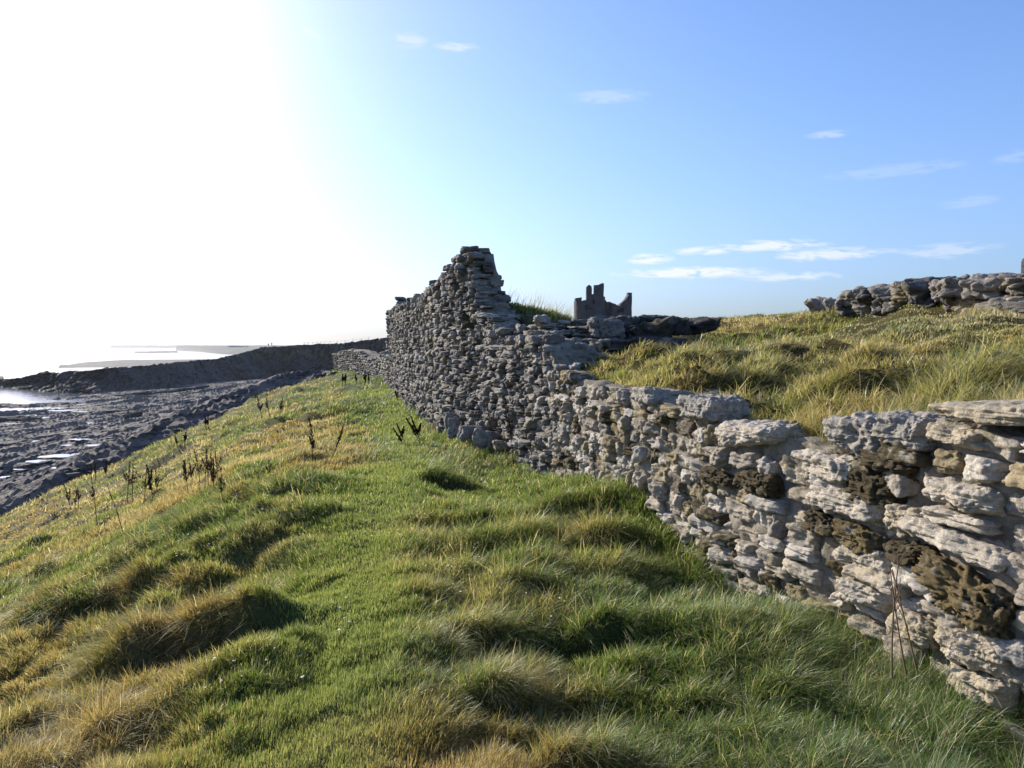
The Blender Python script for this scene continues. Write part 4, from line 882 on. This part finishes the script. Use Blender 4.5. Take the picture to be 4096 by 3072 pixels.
dock(353, 384, 10, 'dark weed below the middle of the distant low wall', 4, .5, dense=.4, seed=20)
dock(596, 478, 34, 'thin dry weed stalk against the low wall, near its far end', 1, dense=.2, name='weed_stalk', seed=21, d=7.3)
dock(908, 672, 118, 'pair of bare dry twigs standing before the near stones of the low wall', 3, .05, (-.15, 0), seedy=False, name='weed_stalk', seed=22, d=3.28, mat=M_STALK)
# ------------------------------------------------------------------ flowers
def flowers():
    sp = [(470, 566, 30, 26), (455, 588, 26, 14), (365, 545, 18, 10), (410, 540, 40, 14), (150, 560, 50, 22), (90, 600, 60, 22), (330, 640, 30, 8), (240, 500, 60, 26), (180, 560, 30, 16), (300, 560, 30, 10), (270, 420, 30, 8), (500, 620, 60, 8), (240, 700, 60, 10)]
    V, F = [], []; k = 0; rg = np.random.default_rng(3)
    for (px, py, w, n) in sp:
        for i in range(n):
            a, b = px + rg.normal(0, w * .5), py + rg.normal(0, w * .25); q = hit(a, b, ground); h = rg.uniform(.10, .2); r = rg.uniform(.005, .0095) * max(1, q[1] / 7); c = q + (0, 0, h); m = 6
            V.append(c + (0, 0, r * .5)); 
            for j in range(m): V.append(c + (r * math.cos(j * 1.047), r * math.sin(j * 1.047), rg.normal(0, r * .2)))
            F += [(k, k + 1 + j, k + 1 + (j + 1) % m) for j in range(m)]; k += m + 1
    o = mesh_np('wildflowers', V, np.array(F), plain('white_petals', (.66, .60, .50), .8, .1)); o['kind'] = 'stuff'
flowers()
M_YEL = plain('yellow_petals', (.75, .42, .02), .7, .1); M_STEM = plain('green_stem', (.07, .11, .03))
for (px, py, lab) in ((119, 536, 'yellow flower beside the long leaning weed stalk'), (210, 494, 'single yellow flower in front of the wide dock clump'), (282, 479, 'yellow flower in the grass left of the straight dark dock'), (377, 418, 'yellow flower high on the bank near the tall wall foot')):
    q = hit(px, py, ground); root = thing('yellow_flower', lab, 'flower', tuple(q), 'yellow flowers on the bank'); h, r = .16, .012 * max(1, q[1] / 6)
    v, f = tube([(0, 0, 0), (.01, 0, h)], .003, .002); mesh_np('stem', v, f, M_STEM, root)
    V = [(.01, 0, h + .006)] + [(.01 + r * (1 if j % 2 else .55) * math.cos(j * .5236), r * (1 if j % 2 else .55) * math.sin(j * .5236), h) for j in range(12)]
    mesh_np('petals', V, np.array([(0, 1 + j, 1 + (j + 1) % 12) for j in range(12)]), M_YEL, root)
# ------------------------------------------------------------------ two walkers, the fence and the houses
def person(px, py, d, label, coat, stride):
    q = at(px, py, d); root = thing('person', label, 'person', tuple(q), 'walkers on the headland')
    J = {'pel': (0, 0, .95, .13), 'ch': (0, .02, 1.3, .15), 'nk': (0, .02, 1.5, .06), 'hd': (0, .0, 1.66, .10), 'tp': (0, 0, 1.76, .07)}
    E = [('pel', 'ch'), ('ch', 'nk'), ('nk', 'hd'), ('hd', 'tp')]
    for s, n in ((-1, 'l'), (1, 'r')):
        J['sh' + n] = (s * .2, .02, 1.42, .07); J['el' + n] = (s * .26, .03 - s * stride * .3, 1.14, .05); J['wr' + n] = (s * .25, -.05 - s * stride * .5, .88, .04)
        J['hp' + n] = (s * .1, 0, .9, .10); J['kn' + n] = (s * .11, -.04 + s * stride * .5, .5, .07); J['an' + n] = (s * .11, s * stride, .08, .05); J['to' + n] = (s * .12, s * stride - .18, .04, .045)
        E += [('ch', 'sh' + n), ('sh' + n, 'el' + n), ('el' + n, 'wr' + n), ('pel', 'hp' + n), ('hp' + n, 'kn' + n), ('kn' + n, 'an' + n), ('an' + n, 'to' + n)]
    K = list(J); me = bpy.data.meshes.new('body'); me.from_pydata([J[k][:3] for k in K], [(K.index(a), K.index(b)) for a, b in E], [])
    o = bpy.data.objects.new('body', me); C.objects.link(o); o.parent = root; o.modifiers.new('skin', 'SKIN'); o.modifiers.new('sub', 'SUBSURF').render_levels = 1
    for k, v in zip(K, me.skin_vertices[0].data): v.radius = (J[k][3],) * 2; v.use_root = (k == 'pel')
    t = NT('clothes'); sep = t.n('ShaderNodeSeparateXYZ'); tc = t.n('ShaderNodeTexCoord'); t.l(tc.outputs['Object'], sep.inputs[0])
    r = t.n('ShaderNodeValToRGB'); mr = t.n('ShaderNodeMath', operation='DIVIDE'); t.l(sep.outputs[2], mr.inputs[0]); mr.inputs[1].default_value = 1.8; t.l(mr.outputs[0], r.inputs[0])
    r.color_ramp.interpolation = 'CONSTANT'; e = r.color_ramp.elements; e[0].color = (.02, .022, .03, 1); e[1].position = .5; e[1].color = (*coat, 1); x = e.new(.83); x.color = (.35, .22, .16, 1); x = e.new(.95); x.color = (.05, .035, .025, 1)
    t.principled(r.outputs[0], .85); me.materials.append(t.m)
    v = []; f = []
    for k, z in enumerate((.72, 1.0, 1.25, 1.45)):
        for j in range(10): a = j * .6283; v.append(((.2, .21, .225, .17)[k] * math.cos(a), (.15, .15, .16, .11)[k] * math.sin(a), z))
    for k in range(3):
        for j in range(10): f.append((k * 10 + j, k * 10 + (j + 1) % 10, (k + 1) * 10 + (j + 1) % 10, (k + 1) * 10 + j))
    mesh_np('coat', v, np.array(f), plain('coat_cloth', coat), root)
person(268.4, 346.9, 334, 'left walker of the two in dark clothes on the headland skyline', (.03, .035, .05), .22)
person(271.8, 346.2, 336, 'right walker of the two in dark clothes on the headland skyline', (.04, .03, .03), .15)
fence = thing('fence', 'thin wire fence with slender posts along the headland top', 'fence', tuple(at(330, 343.6, 344)))
M_POST = plain('fence_wood', (.10, .085, .07))
tops = []
for px in (304, 308, 313, 317, 321, 325, 330, 337, 345, 353, 361, 369):
    yb = np.interp(px, [300, 343, 361, 389], [345.2, 343.2, 340.8, 337.2]); q = at(px, yb, 343); v, f = tube([q - (0, 0, .5), q + (0, 0, 1.35)], .09, .08, 6); adopt(mesh_np('post', v, f, M_POST, fence), fence); tops.append(q)
for h in (.5, .9, 1.2):
    v, f = tube([q + (0, .05, h) for q in tops], .015, .015, 4); adopt(mesh_np('wire', v, f, M_POST, fence), fence)
M_HW, M_HR = plain('white_render', (.78, .76, .72)), plain('slate_roof', (.16, .16, .18))
for k, (px, w, lab) in enumerate(((231.5, 14, 'leftmost tiny white house on the far coast'), (234.2, 10, 'second tiny white house from the left on the far coast'), (238, 10, 'middle tiny white house on the far coast'), (241.5, 12, 'fourth tiny white house on the far coast'), (245.6, 15, 'rightmost tiny white house on the far coast'))):
    d = 1900.; q = at(px, 349.3, d); root = thing('house', lab, 'house', tuple(q), 'houses on the far coast')
    x, y, h, r_ = w / 2, 4, 5.5, 9
    mesh_np('wall', [(a * x, b * y, c) for a, b in ((-1, -1), (1, -1), (1, 1), (-1, 1)) for c in (-2, h)], np.array([(0, 2, 3, 1), (2, 4, 5, 3), (4, 6, 7, 5), (6, 0, 1, 7)]), M_HW, root, False)
    mesh_np('roof', [(-x - .3, -y - .3, h), (x + .3, -y - .3, h), (x + .3, 0, r_), (-x - .3, 0, r_), (-x - .3, y + .3, h), (x + .3, y + .3, h)], [np.array([(0, 1, 2, 3), (3, 2, 5, 4)]), np.array([(0, 3, 4), (1, 5, 2)])], M_HR, root, False)

# ------------------------------------------------------------------ the air
def haze():
    bx_, by0, by1, z0, z1 = 7000, -300, 9000, SEA - 1, 24
    V = [(x, y, z) for x in (-bx_, bx_) for y in (by0, by1) for z in (z0, z1)]
    m = bpy.data.materials.new('haze'); m.use_nodes = True; t = m.node_tree; t.nodes.clear(); o = t.nodes.new('ShaderNodeOutputMaterial'); v = t.nodes.new('ShaderNodeVolumePrincipled')
    v.inputs['Color'].default_value = (.80, .88, 1.0, 1); v.inputs['Density'].default_value = HAZE; v.inputs['Anisotropy'].default_value = .35
    t.links.new(v.outputs[0], o.inputs['Volume'])
    ob = mesh_np('haze', V, np.array([(0, 1, 3, 2), (4, 6, 7, 5), (0, 4, 5, 1), (2, 3, 7, 6), (0, 2, 6, 4), (1, 5, 7, 3)]), m, None, False); ob['kind'] = 'stuff'
HAZE = 5.5e-5
haze()
